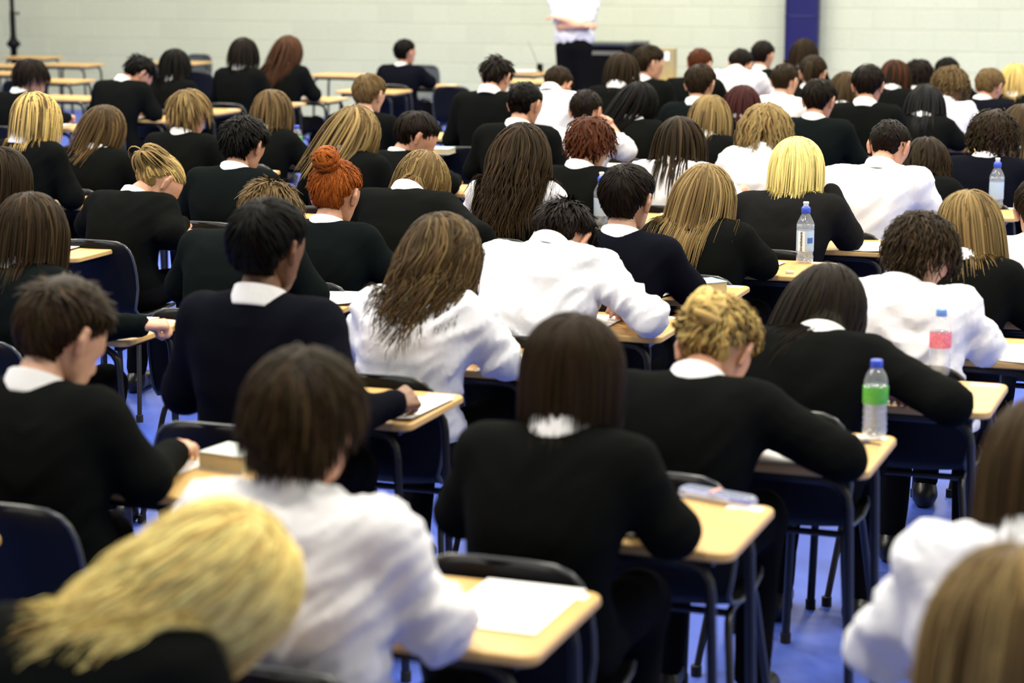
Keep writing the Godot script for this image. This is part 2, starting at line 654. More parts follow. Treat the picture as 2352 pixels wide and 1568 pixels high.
func collar(sp: Dictionary) -> MB:
	# a turned-down shirt collar, open in front
	var b := MB.new()
	var n: Vector3 = sp.N
	var axis: Vector3 = ((sp.A as Vector3) - n).normalized()
	axis = (axis + Vector3.UP * 0.7).normalized()
	var x: Vector3 = (sp.rt - axis * axis.dot(sp.rt)).normalized()
	var z := x.cross(axis)
	var prof := [Vector2(0.060, -0.025), Vector2(0.060, 0.028), Vector2(0.063, 0.037), Vector2(0.068, 0.034), Vector2(0.081, -0.012), Vector2(0.083, -0.020), Vector2(0.078, -0.022), Vector2(0.064, 0.022)]
	var segs := 28
	for i in segs + 1:
		var an := lerpf(-PI * 0.86, PI * 0.86, float(i) / segs)
		var o := x * sin(an) * 1.04 + z * cos(an)
		var droop := 0.016 * (1.0 - cos(an))
		for q in prof:
			b.vert(n + o * q.x + axis * (q.y + 0.020 - droop), o)
	var m := prof.size()
	for i in segs:
		for q in m - 1:
			b.quad(i * m + q, i * m + q + 1, (i + 1) * m + q + 1, (i + 1) * m + q)
	smooth_normals(b)
	return b


# ---------------------------------------------------------------- hair
const HAIR := {
	"crew": {"thick": 0.008, "len": 0.018, "n": 600, "w": 0.0034, "rise": 0.03, "segs": 2, "noise": 0.5},
	"short": {"thick": 0.017, "len": 0.050, "n": 1000, "w": 0.0036, "rise": 0.04, "segs": 4, "noise": 0.30},
	"messy": {"thick": 0.021, "len": 0.056, "n": 850, "w": 0.0042, "rise": 0.17, "segs": 4, "noise": 0.95},
	"mop": {"thick": 0.024, "len": 0.105, "n": 1000, "w": 0.004, "rise": 0.06, "segs": 6, "noise": 0.35, "grav": 0.30},
	"tousle": {"thick": 0.028, "len": 0.085, "n": 950, "w": 0.0042, "rise": 0.10, "segs": 6, "noise": 0.8, "grav": 0.22, "curl": 0.007, "turns": 0.9},
	"bob": {"thick": 0.017, "len": 0.20, "n": 760, "w": 0.004, "segs": 9, "noise": 0.12, "grav": 0.6, "low": 1},
	"long": {"thick": 0.015, "len": 0.36, "n": 760, "w": 0.0038, "segs": 12, "noise": 0.12, "grav": 0.6, "low": 1},
	"wavy": {"thick": 0.018, "len": 0.40, "n": 760, "w": 0.004, "segs": 15, "noise": 0.30, "grav": 0.6, "low": 1, "curl": 0.009, "turns": 2.6},
	"curly": {"thick": 0.032, "len": 0.10, "n": 820, "w": 0.0042, "rise": 0.09, "segs": 9, "noise": 0.55, "grav": 0.35, "low": 1, "curl": 0.008, "turns": 2.0},
	"pony": {"thick": 0.012, "len": 0.16, "n": 850, "w": 0.0036, "segs": 7, "noise": 0.05, "tie": Vector3(0, 0.03, 1.0), "tail": 0.26},
	"bun": {"thick": 0.016, "len": 0.13, "n": 850, "w": 0.0038, "rise": 0.06, "segs": 7, "noise": 0.4, "tie": Vector3(0, 0.52, 0.80), "curl": 0.006, "turns": 1.6},
	"updo": {"thick": 0.020, "len": 0.10, "n": 800, "w": 0.0044, "rise": 0.12, "segs": 8, "noise": 0.6, "tie": Vector3(0, 0.3, 0.9), "curl": 0.011, "turns": 1.4},
}

func hair_limit(d: Vector3, low: bool) -> float:
	# lowest height (unit sphere) at which hair grows
	var z := d.z
	if low:
		if z > -0.25:
			return lerpf(-0.35, -0.85, (z + 0.25) / 1.25)
		return lerpf(0.46, -0.35, clampf((z + 0.80) / 0.55, 0.0, 1.0))
	if z > 0.20:
		var side := clampf((absf(d.x) - 0.48) / 0.30, 0.0, 1.0)
		return lerpf(lerpf(-0.95, -0.42, side), 0.0, clampf((0.36 - z) / 0.16, 0.0, 1.0) * clampf(side * 2.0, 0.0, 1.0))
	if z > -0.25:
		return lerpf(0.06, 0.0, (z + 0.25) / 0.45)
	return lerpf(0.46, 0.06, clampf((z + 0.75) / 0.5, 0.0, 1.0))

func lock(b: MB, pts: PackedVector3Array, out_from: Vector3, w: float, col: Color, tip := 0.25) -> void:
	# one flat tapering lock, ridged along the middle
	var n := pts.size()
	var first := b.v.size()
	for i in n:
		var d: Vector3 = (pts[mini(i + 1, n - 1)] - pts[maxi(i - 1, 0)]).normalized()
		var o := (pts[i] - out_from)
		o = (o - d * o.dot(d)).normalized()
		if o.length_squared() < 0.5:
			o = Vector3.UP
		var s := d.cross(o)
		if s.length_squared() < 0.5:
			s = o.cross(Vector3(0.31, 0.22, 0.93)).normalized()
		var f := float(i) / (n - 1)
		var ww := w * lerpf(1.0, tip, f * f)
		b.vert(pts[i] + s * ww - o * ww * 0.45, (s * 0.8 + o).normalized())
		b.vert(pts[i] + o * ww * 0.12, o)
		b.vert(pts[i] - s * ww - o * ww * 0.45, (o - s * 0.8).normalized())
		for k in 3:
			b.c.append(col)
	for i in n - 1:
		for k in 2:
			b.quad(first + i * 3 + k, first + i * 3 + k + 1, first + i * 3 + 4 + k, first + i * 3 + 3 + k)

func hair(sp: Dictionary, rng: RandomNumberGenerator) -> MB:
	var b := MB.new()
	var st: Dictionary = HAIR[sp.style]
	var col: Color = sp.hair
	var far: bool = sp.cell > 0.016
	var hb: Basis = sp.hb
	var hs: float = sp.get("hs", 1.045)
	var ctr: Vector3 = sp.head + hb * Vector3(0, 0.024, 0.006) * hs
	var rad := Vector3(0.083, 0.094, 0.106) * hs
	var thick: float = st.thick * float(sp.get("vol", 1.0))
	var low: bool = st.has("low")
	var grav: float = st.get("grav", 0.0)
	var hang: Vector3 = (sp.get("hang", Vector3(0, -1, 0.25)) as Vector3).normalized()
	if low:
		rad.x += 0.009
	var lump := FastNoiseLite.new()
	lump.seed = int(sp.id) * 7 + 3
	lump.frequency = 1.0
	# a close cap below the locks
	var nu := 20 if far else 30
	var nv := 14 if far else 20
	for j in nv + 1:
		var ph := PI * j / nv
		for i in nu + 1:
			var th := TAU * (i % nu) / nu
			var d := Vector3(sin(ph) * cos(th), cos(ph), sin(ph) * sin(th))
			var cov := smoothstep(0.0, 0.30 if not low else 0.12, d.y - hair_limit(d, low))
			var g := thick * (0.75 + 0.35 * lump.get_noise_3d(d.x * 3.0, d.y * 3.0, d.z * 3.0))
			if sp.has("quiff") and d.y > 0.3:
				g += 0.025 * (d.y - 0.3)
			var q := d * (rad * lerpf(0.93, 1.0, minf(1.0, cov * 4.0)) + Vector3.ONE * g * cov)
			b.vert(ctr + hb * q, (hb * (d / rad)).normalized())
			var tone := 0.75 + 0.25 * rng.randf()
			b.c.append(Color(col.r * tone, col.g * tone, col.b * tone))
	for j in nv:
		for i in nu:
			var q := j * (nu + 1) + i
			b.quad(q, q + nu + 1, q + nu + 2, q + 1)
	# colliders for hair that falls on the shoulders
	var caps := torso_bones(sp, 0.016)
	caps.append_array(arm_bones(sp, 0.016, 0.5))
	caps.append([sp.A, 0.056, sp.N, 0.062])
	var crown := Vector3(rng.randf_range(-0.15, 0.15), 0.78, 0.55).normalized()
	var part_x: float = sp.get("part", rng.randf_range(-0.2, 0.2))
	var n: int = st.n
	if far:
		n = int(n * 0.30)
	elif sp.cell < 0.0125:
		n = int(n * 1.5)
	else:
		n = int(n * 1.1)
	var wide: float = st.w * (1.8 if far else (0.76 if sp.cell < 0.0125 else 0.90))
	var total := int(n * 1.9)
	var segs: int = st.segs
	if far:
		segs = maxi(2, int(segs * 0.75))
	var length: float = float(sp.get("len", st.len))
	var nois: float = st.noise
	var curl: float = st.get("curl", 0.0) * float(sp.get("curlx", 1.0))
	var turns: float = st.get("turns", 0.0)
	var tie: Vector3 = st.get("tie", Vector3.ZERO)
	var tied := st.has("tie")
	if tied:
		tie = (sp.get("tie", tie) as Vector3).normalized()
	for k in total:
		var y := 1.0 - 2.0 * (k + 0.5) / total
		var an := k * 2.399963 + rng.randf() * 0.6
		var r := sqrt(1.0 - y * y)
		var d := Vector3(r * cos(an), y, r * sin(an))
		var rim := d.y - hair_limit(d, low)
		if rim < 0.03:
			continue
		var layer := rng.randf()
		var off := thick * (0.62 + 0.45 * layer) * (smoothstep(-0.05, 0.30, rim) if not low else 1.0)
		var shell := rad + Vector3.ONE * off
		var p := d * shell
		var nrm := (d / shell).normalized()
		var flow: Vector3
		if tied:
			flow = tie - d * tie.dot(d)
		else:
			flow = -(crown - d * crown.dot(d))
			if low and d.z < 0.45 and d.y > 0.1:
				flow += Vector3(signf(d.x - part_x) * 1.1, 0, 0.55) * smoothstep(0.5, 0.1, d.z)
		flow = (flow + Vector3(rng.randf_range(-1, 1), rng.randf_range(-1, 1), rng.randf_range(-1, 1)) * nois * 0.6)
		flow = (flow - nrm * flow.dot(nrm)).normalized()
		var dirv := flow
		var rise: float = float(st.get("rise", 0.0)) * rng.randf_range(0.2, 1.3) * (5.0 if sp.has("quiff") and d.y > 0.5 else 1.0)
		var ln := length * rng.randf_range(0.72, 1.08)
		if tied:
			ln = minf(ln, (tie * shell - p).length() * 1.15 + 0.01)
		var step := ln / segs
		var pts := PackedVector3Array()
		var wp := ctr + hb * p
		var wd := hb * dirv
		pts.append(wp)
		var ph0 := d.x * 5.0 + d.z * 3.0 + rng.randf() * (1.2 if low else TAU)
		for s in segs:
			var q := hb.transposed() * (wp - ctr)
			var ql := (q / shell).length()
			var f := float(s) / segs
			if tied:
				var tgt := ctr + hb * (tie * (shell + Vector3.ONE * 0.01))
				wd = (wd * 0.55 + (tgt - wp).normalized() * 0.45).normalized()
			elif grav > 0.0:
				var pull := grav * clampf(0.25 + f * 1.6, 0.0, 1.0)
				wd = (wd * (1.0 - pull) + hang * pull).normalized()
			else:
				var dn := (q / shell).normalized()
				var fl := hb * (-(crown - dn * crown.dot(dn)))
				wd = (wd * 0.8 + fl * 0.2).normalized()
			wp += wd * step
			q = hb.transposed() * (wp - ctr)
			ql = (q / shell).length()
			if grav == 0.0:
				var dn2 := (q / rad).normalized()
				var rim2 := dn2.y - hair_limit(dn2, low)
				var sh2 := rad + Vector3.ONE * thick * (0.62 + 0.45 * layer) * smoothstep(-0.10, 0.30, rim2)
				wp = ctr + hb * (dn2 * sh2 * (1.0 + rise * (f + 1.0 / segs)))
				if rim2 < -0.06 and s > 0:
					pts.append(wp)
					break
			elif ql < 1.0 + rise * f * 0.6:
				wp = ctr + hb * (q / ql * (1.0 + rise * f * 0.6))
			if low and s > 1 and wp.y < float(sp.N.y) + 0.09:
				for w in caps:
					var a: Vector3 = w[0]
					var c: Vector3 = w[2]
					var ba := c - a
					var h := clampf((wp - a).dot(ba) / maxf(ba.length_squared(), 1e-8), 0.0, 1.0)
					var m := a + ba * h
					var e := wp - m
					var rr: float = lerpf(w[1], w[3], h) + 0.010 * layer
					var el := e.length()
					if el < rr and el > 1e-5:
						wp = m + e * (rr / el)
			pts.append(wp)
			wd = (wp - pts[pts.size() - 2]).normalized() * 0.6 + wd * 0.4
		if curl > 0.0:
			var ax := (pts[pts.size() - 1] - pts[0]).normalized()
			var u := ax.cross(Vector3(0.3, 0.2, 0.9)).normalized()
			var v := ax.cross(u)
			for s in pts.size():
				var f := float(s) / (pts.size() - 1)
				var ang := ph0 + f * TAU * turns
				pts[s] += (u * cos(ang) + v * sin(ang)) * curl * minf(1.0, f * f * 3.0 + (0.2 if tied else 0.0))
		var tone := clampf(rng.randfn(1.0, 0.17), 0.55, 1.5)
		var warm := rng.randf_range(-0.07, 0.07)
		var hi: float = sp.get("streak", 0.0)
		var c2 := col
		if hi > 0.0 and rng.randf() < hi:
			c2 = sp.streak_col
		lock(b, pts, ctr - hb.y * 0.02, wide * rng.randf_range(0.7, 1.25), Color(c2.r * tone * (1.0 + warm), c2.g * tone, c2.b * tone * (1.0 - warm)), 0.12 if length > 0.1 else 0.4)
	# what is gathered at the tie
	var bundle := 0
	if st.has("tail"):
		bundle = 80 if far else 150
		var t0 := ctr + hb * (tie * (rad + Vector3.ONE * thick))
		for k in bundle:
			var pts := PackedVector3Array()
			var wp := t0 + Vector3(rng.randf_range(-1, 1), rng.randf_range(-1, 1), rng.randf_range(-0.3, 0.3)) * 0.012
			var wd := (hb * tie + Vector3(rng.randf_range(-1, 1), rng.randf_range(-1, 1), rng.randf_range(-1, 1)) * 0.25).normalized()
			var tl: float = float(sp.get("tail", st.tail)) * rng.randf_range(0.8, 1.1)
			pts.append(wp)
			for s in 9:
				wd = (wd * 0.62 + hang * 0.38).normalized()
				wp += wd * tl / 9
				for w in caps:
					var a: Vector3 = w[0]
					var c: Vector3 = w[2]
					var ba := c - a
					var h := clampf((wp - a).dot(ba) / maxf(ba.length_squared(), 1e-8), 0.0, 1.0)
					var m := a + ba * h
					var e := wp - m
					var rr: float = lerpf(w[1], w[3], h) + 0.015 * rng.randf()
					if e.length() < rr:
						wp = m + e.normalized() * rr
				pts.append(wp)
			var tone := clampf(rng.randfn(1.0, 0.22), 0.5, 1.6)
			lock(b, pts, t0 - Vector3(0, 0.3, 0.1), 0.007, Color(col.r * tone, col.g * tone, col.b * tone), 0.25)
	elif sp.style == "bun" or sp.style == "updo":
		bundle = 70 if far else 150
		var big: float = sp.get("bunr", 0.050 if sp.style == "bun" else 0.062)
		var t0 := ctr + hb * (tie * (rad + Vector3.ONE * (thick + big * (0.55 if sp.style == "bun" else 0.1))))
		for k in bundle:
			var pts := PackedVector3Array()
			var ax := Vector3(rng.randf_range(-1, 1), rng.randf_range(-1, 1), rng.randf_range(-1, 1)).normalized()
			var u := ax.cross(Vector3(0.2, 0.9, 0.4)).normalized()
			var v := ax.cross(u)
			var rr := big * rng.randf_range(0.55, 1.1)
			var shift := ax * big * rng.randf_range(-0.5, 0.5)
			var a0 := rng.randf() * TAU
			var arc := rng.randf_range(2.0, 4.6)
			for s in 9:
				var ang := a0 + arc * s / 8.0
				pts.append(t0 + shift + (u * cos(ang) + v * sin(ang)) * rr)
			var tone := clampf(rng.randfn(1.0, 0.26), 0.45, 1.7)
			lock(b, pts, t0, 0.0085, Color(col.r * tone, col.g * tone, col.b * tone), 0.5)
	return b


# ---------------------------------------------------------------- furniture
func build_furniture_meshes() -> void:
	var b := MB.new()
	slab(b, round_rect(DESK_W, DESK_D, 0.035, 5), DESK_TOP - 0.022, DESK_TOP, 0.006)
	mesh_bank.desk_top = b.mesh()
	for e in 2:
		var s := 1.0 if e == 0 else -1.0
		b = MB.new()
		var z := s * (DESK_D / 2 - 0.035)
		var fz := z - s * 0.005
		tube(b, bent(PackedVector3Array([Vector3(-0.265, 0.012, fz), Vector3(-0.245, DESK_TOP - 0.036, z), Vector3(0.245, DESK_TOP - 0.036, z), Vector3(0.265, 0.012, fz)]), 0.07), PackedFloat32Array([0.0125]), 8)
		mesh_bank["desk_leg_%d" % e] = b.mesh()
	b = MB.new()
	tube(b, PackedVector3Array([Vector3(0, 0.0, 0), Vector3(0, 0.03, 0)]), PackedFloat32Array([0.016]), 8)
	mesh_bank.foot = b.mesh()
	b = MB.new()
	box(b, Vector3(-0.012, DESK_TOP - 0.045, -DESK_D / 2 + 0.05), Vector3(0.012, DESK_TOP - 0.021, DESK_D / 2 - 0.05))
	mesh_bank.desk_rail = b.mesh()
	# chair shell: seat and back moulded in one piece
	var prof := [Vector3(0, 0.425, -0.215), Vector3(0, 0.438, -0.195), Vector3(0, 0.440, -0.12), Vector3(0, 0.432, -0.02), Vector3(0, 0.430, 0.07), Vector3(0, 0.440, 0.125), Vector3(0, 0.470, 0.158), Vector3(0, 0.516, 0.172), Vector3(0, 0.570, 0.178), Vector3(0, 0.625, 0.184), Vector3(0, 0.670, 0.190), Vector3(0, 0.707, 0.195), Vector3(0, 0.734, 0.199), Vector3(0, 0.754, 0.202), Vector3(0, 0.767, 0.204), Vector3(0, 0.770, 0.205)]
	var half := [0.150, 0.175, 0.192, 0.198, 0.190, 0.180, 0.180, 0.188, 0.194, 0.194, 0.190, 0.182, 0.170, 0.150, 0.115, 0.06]
	var nu := 12
	b = MB.new()
	var rim_a := PackedVector3Array()
	var rim_b := PackedVector3Array()
	for face in 2:
		for i in prof.size():
			for k in nu + 1:
				var u := -1.0 + 2.0 * k / nu
				var p: Vector3 = prof[i]
				var up := clampf((p.y - 0.44) / 0.1, 0.0, 1.0)
				p.x = u * half[i]
				p.z -= up * 0.030 * u * u
				p.y += (1.0 - up) * 0.012 * u * u
				var tn: Vector3 = prof[mini(i + 1, prof.size() - 1)] - prof[maxi(i - 1, 0)]
				var nn := tn.cross(Vector3.RIGHT).normalized()
				if face == 0:
					b.vert(p + nn * 0.0022, nn)
					if k == 0:
						rim_a.append(p)
					if k == nu:
						rim_b.append(p)
				else:
					b.vert(p - nn * 0.0022, -nn)
	var per := prof.size() * (nu + 1)
	for face in 2:
		for i in prof.size() - 1:
			for k in nu:
				var q := face * per + i * (nu + 1) + k
				if face == 0:
					b.quad(q, q + 1, q + nu + 2, q + nu + 1)
				else:
					b.quad(q, q + nu + 1, q + nu + 2, q + 1)
	smooth_normals(b)
	mesh_bank.chair_shell = b.mesh()
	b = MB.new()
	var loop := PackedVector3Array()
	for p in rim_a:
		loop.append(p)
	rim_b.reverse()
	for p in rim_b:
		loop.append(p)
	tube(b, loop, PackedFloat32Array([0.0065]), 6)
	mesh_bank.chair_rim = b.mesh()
	for e in 4:
		var s := -1.0 if e < 2 else 1.0
		b = MB.new()
		if e % 2 == 0:
			tube(b, bent(PackedVector3Array([Vector3(s * 0.215, 0.012, -0.20), Vector3(s * 0.165, 0.418, -0.16), Vector3(s * 0.165, 0.418, 0.0)]), 0.05), PackedFloat32Array([0.0105]), 8)
		else:
			tube(b, bent(PackedVector3Array([Vector3(s * 0.215, 0.012, 0.205), Vector3(s * 0.165, 0.418, 0.10), Vector3(s * 0.165, 0.418, 0.0)]), 0.05), PackedFloat32Array([0.0105]), 8)
		mesh_bank["chair_leg_%d" % e] = b.mesh()
	b = MB.new()
	tube(b, PackedVector3Array([Vector3(-0.165, 0.413, 0), Vector3(0.165, 0.413, 0)]), PackedFloat32Array([0.0100]), 8)
	mesh_bank.crossbar = b.mesh()
	# papers
	for k in 3:
		b = MB.new()
		var w := 0.21
		var d := 0.297
		var nn := 8
		for f in 2:
			for j in nn + 1:
				for i in nn + 1:
					var x := -w / 2 + w * i / nn
					var z := -d / 2 + d * j / nn
					var cu := float(i) / nn
					var y := 0.0015 + 0.010 * pow(cu, 4.0) * (0.4 + 0.6 * k * j / nn) if k < 2 else 0.0015
					b.vert(Vector3(x, y + (0.0012 if f == 0 else -0.0012), z), Vector3.UP if f == 0 else Vector3.DOWN)
			for j in nn:
				for i in nn:
					var q := f * (nn + 1) * (nn + 1) + j * (nn + 1) + i
					if f == 0:
						b.quad(q, q + 1, q + nn + 2, q + nn + 1)
					else:
						b.quad(q, q + nn + 1, q + nn + 2, q + 1)
		mesh_bank["paper_%d" % k] = b.mesh()
	b = MB.new()
	slab(b, round_rect(0.085, 0.035, 0.003, 2), 0.0, 0.0014, 0.0003)
	mesh_bank.card = b.mesh()
	# pen: hexagonal barrel, cone and end, along -y from the grip
	b = MB.new()
	tube(b, PackedVector3Array([Vector3(0, 0.0, 0), Vector3(0, 0.015, 0), Vector3(0, 0.135, 0), Vector3(0, 0.139, 0)]), PackedFloat32Array([0.0012, 0.0038, 0.0038, 0.0032]), 6)
	mesh_bank.pen = b.mesh()

func desk(at: Vector3, turn: float, label: String, group := "exam desks in rows") -> Node3D:
	var t := thing("exam_desk", label, "desk", at, turn, group)
	part("desk_top", mesh_bank.desk_top, M.beech, t)
	for s in [-1.0, 1.0]:
		part("side_rail", mesh_bank.desk_rail, M.steel, t, Transform3D(Basis(), Vector3(s * 0.235, 0, 0)))
	for e in 2:
		var l := part("leg_frame", mesh_bank["desk_leg_%d" % e], M.steel, t)
		for s in [-1.0, 1.0]:
			part("foot", mesh_bank.foot, M.rubber, l, Transform3D(Basis(), Vector3(s * 0.265, 0, (1.0 if e == 0 else -1.0) * (DESK_D / 2 - 0.04))))
	return t

func chair(at: Vector3, turn: float, label: String, group := "plastic chairs in rows", grey := false) -> Node3D:
	var t := thing("school_chair", label, "chair", at, turn, group)
	var sh := part("seat_shell", mesh_bank.chair_shell, M.grey_plastic if grey else M.navy_plastic, t)
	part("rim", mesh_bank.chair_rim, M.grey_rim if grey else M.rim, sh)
	for e in 4:
		var l := part("leg", mesh_bank["chair_leg_%d" % e], M.chrome, t)
		part("foot", mesh_bank.foot, M.rubber, l, Transform3D(Basis(), Vector3(-0.215 if e < 2 else 0.215, 0, -0.20 if e % 2 == 0 else 0.205)))
	for z in [0.085, -0.13]:
		part("crossbar", mesh_bank.crossbar, M.chrome, t, Transform3D(Basis(), Vector3(0, 0, z)))
	return t

func bottle(at: Vector3, kind: String, label: String) -> Node3D:
	var t := thing("water_bottle", label, "bottle", at, 0.0, "water bottles on the desks")
	if kind == "sport" or kind == "plainsport":
		t.scale = Vector3.ONE * 1.12
	var b := MB.new()
	var h := 0.205
	var prof: PackedVector2Array
	if kind == "sport" or kind == "plainsport":
		prof = PackedVector2Array([Vector2(0.0, 0.004), Vector2(0.026, 0.002), Vector2(0.031, 0.008), Vector2(0.032, 0.025), Vector2(0.029, 0.034), Vector2(0.032, 0.045), Vector2(0.030, 0.08), Vector2(0.031, 0.115), Vector2(0.033, 0.128), Vector2(0.033, 0.142), Vector2(0.028, 0.155), Vector2(0.019, 0.172), Vector2(0.0135, 0.182), Vector2(0.0135, 0.186), Vector2(0.0, 0.187)])
	else:
		prof = PackedVector2Array([Vector2(0.0, 0.005), Vector2(0.024, 0.002), Vector2(0.031, 0.010), Vector2(0.0325, 0.022), Vector2(0.030, 0.030), Vector2(0.0325, 0.038), Vector2(0.030, 0.046), Vector2(0.0325, 0.054), Vector2(0.030, 0.062), Vector2(0.0325, 0.070), Vector2(0.0305, 0.080), Vector2(0.032, 0.088), Vector2(0.032, 0.140), Vector2(0.031, 0.152), Vector2(0.026, 0.168), Vector2(0.017, 0.182), Vector2(0.013, 0.187), Vector2(0.0130, 0.190), Vector2(0.0, 0.191)])
	lathe(b, prof, 24)
	part("bottle_body", b.mesh(), M.pet, t)
	b = MB.new()
	var lvl := PackedVector2Array([Vector2(0.0, 0.006)])
	for p in prof:
		if p.y > 0.006 and p.y < 0.150 and p.x > 0.004:
			lvl.append(Vector2(p.x - 0.0015, p.y))
	lvl.append(Vector2(0.0, lvl[lvl.size() - 1].y + 0.0005))
	lathe(b, lvl, 20)
	part("water", b.mesh(), M.water, t)
	b = MB.new()
	if kind == "sport" or kind == "plainsport":
		lathe(b, PackedVector2Array([Vector2(0.0, 0.183), Vector2(0.0165, 0.183), Vector2(0.0170, 0.186), Vector2(0.0170, 0.201), Vector2(0.013, 0.206), Vector2(0.0095, 0.208), Vector2(0.0, 0.208)]), 18)
		var cp := part("cap", b.mesh(), M.cap_blue, t)
		b = MB.new()
		lathe(b, PackedVector2Array([Vector2(0.0095, 0.207), Vector2(0.0095, 0.216), Vector2(0.0110, 0.219), Vector2(0.0100, 0.224), Vector2(0.0, 0.225)]), 16)
		part("spout", b.mesh(), M.clear_white, cp)
	else:
		lathe(b, PackedVector2Array([Vector2(0.0, 0.186), Vector2(0.0160, 0.186), Vector2(0.0165, 0.188), Vector2(0.0160, 0.204), Vector2(0.0145, 0.2065), Vector2(0.0, 0.207)]), 18)
		part("cap", b.mesh(), M.cap_light if kind == "pink" else M.cap_blue, t)
	if kind != "plain":
		b = MB.new()
		var r := 0.0331 if kind != "sport" and kind != "plainsport" else 0.0318
		var y0 := 0.092 if kind != "sport" and kind != "plainsport" else 0.046
		var y1 := 0.138 if kind != "sport" and kind != "plainsport" else 0.120
		lathe(b, PackedVector2Array([Vector2(r, y0), Vector2(r + 0.0003, y0 + 0.001), Vector2(r + 0.0003, y1 - 0.001), Vector2(r, y1)]), 24)
		var lb := part("label_band", b.mesh(), M.pet_label if kind == "sport" or kind == "plainsport" else (M.pink_label if kind == "pink" else M.green_label), t)
		if kind == "sport":
			# white strip with the name running upwards, blue emblem beside it
			var toward := Vector3(-at.x, 0, -at.z).normalized()
			var a0 := atan2(toward.x, toward.z)
			for q in 2:
				var an := a0 + (-0.45 if q == 0 else 0.55)
				var strip := MB.new()
				var n0 := -0.42 if q == 0 else -0.30
				var n1 := 0.42 if q == 0 else 0.42
				var ya := 0.046 if q == 0 else 0.076
				var yb := 0.120 if q == 0 else 0.096
				for k in 7:
					var ang := an + lerpf(n0, n1, k / 6.0)
					var o := Vector3(sin(ang), 0, cos(ang))
					strip.vert(o * 0.0326 + Vector3(0, ya, 0), o)
					strip.vert(o * 0.0326 + Vector3(0, yb, 0), o)
				for k in 6:
					strip.quad(k * 2, k * 2 + 1, k * 2 + 3, k * 2 + 2)
				part("name_strip" if q == 0 else "emblem", strip.mesh(), M.white_print if q == 0 else M.blue_print, lb)
			var font := SystemFont.new()
			font.font_names = PackedStringArray(["Droid Sans"])
			font.font_weight = 700
			var tm := TextMesh.new()
			tm.text = "Strathmore"
			tm.font = font
			tm.font_size = 64
			tm.pixel_size = 0.00020
			tm.depth = 0.0004
			var an2 := a0 - 0.45
			var o2 := Vector3(sin(an2), 0, cos(an2))
			var xb := Basis(Vector3.UP, an2) * Basis(Vector3.BACK, PI / 2)
			part("lettering", tm, M.ink, lb, Transform3D(xb, o2 * 0.0333 + Vector3(0, 0.082, 0)))
	return t

func book(at: Vector3, turn: float, size: Vector3, cover: Material, label: String) -> Node3D:
	var t := thing("dictionary", label, "book", at, turn, "books on the desks")
	var b := MB.new()
	var o := round_rect(size.x, size.z, 0.002, 1)
	slab(b, o, 0.0, 0.0025, 0.0004)
	slab(b, o, size.y - 0.0025, size.y, 0.0004)
	box(b, Vector3(-size.x / 2, 0.001, -size.z / 2), Vector3(-size.x / 2 + 0.002, size.y - 0.001, size.z / 2))
	part("cover", b.mesh(), cover, t)
	b = MB.new()
	box(b, Vector3(-size.x / 2 + 0.002, 0.0025, -size.z / 2 + 0.002), Vector3(size.x / 2 - 0.003, size.y - 0.0025, size.z / 2 - 0.002))
	part("page_block", b.mesh(), M.pages, t)
	return t


# ---------------------------------------------------------------- who sits where
const BLACK := Color(0.0045, 0.0042, 0.0040)
const DARK := Color(0.0095, 0.0068, 0.0046)
const BROWN := Color(0.020, 0.0130, 0.0072)
const MID := Color(0.046, 0.029, 0.0140)
const LIGHT := Color(0.108, 0.069, 0.029)
const DIRTY := Color(0.225, 0.152, 0.060)
const BLONDE := Color(0.52, 0.365, 0.125)
const BLEACH := Color(0.74, 0.60, 0.215)
const GINGER := Color(0.24, 0.062, 0.012)
const AUBURN := Color(0.060, 0.0175, 0.0075)
const WINE := Color(0.040, 0.012, 0.012)

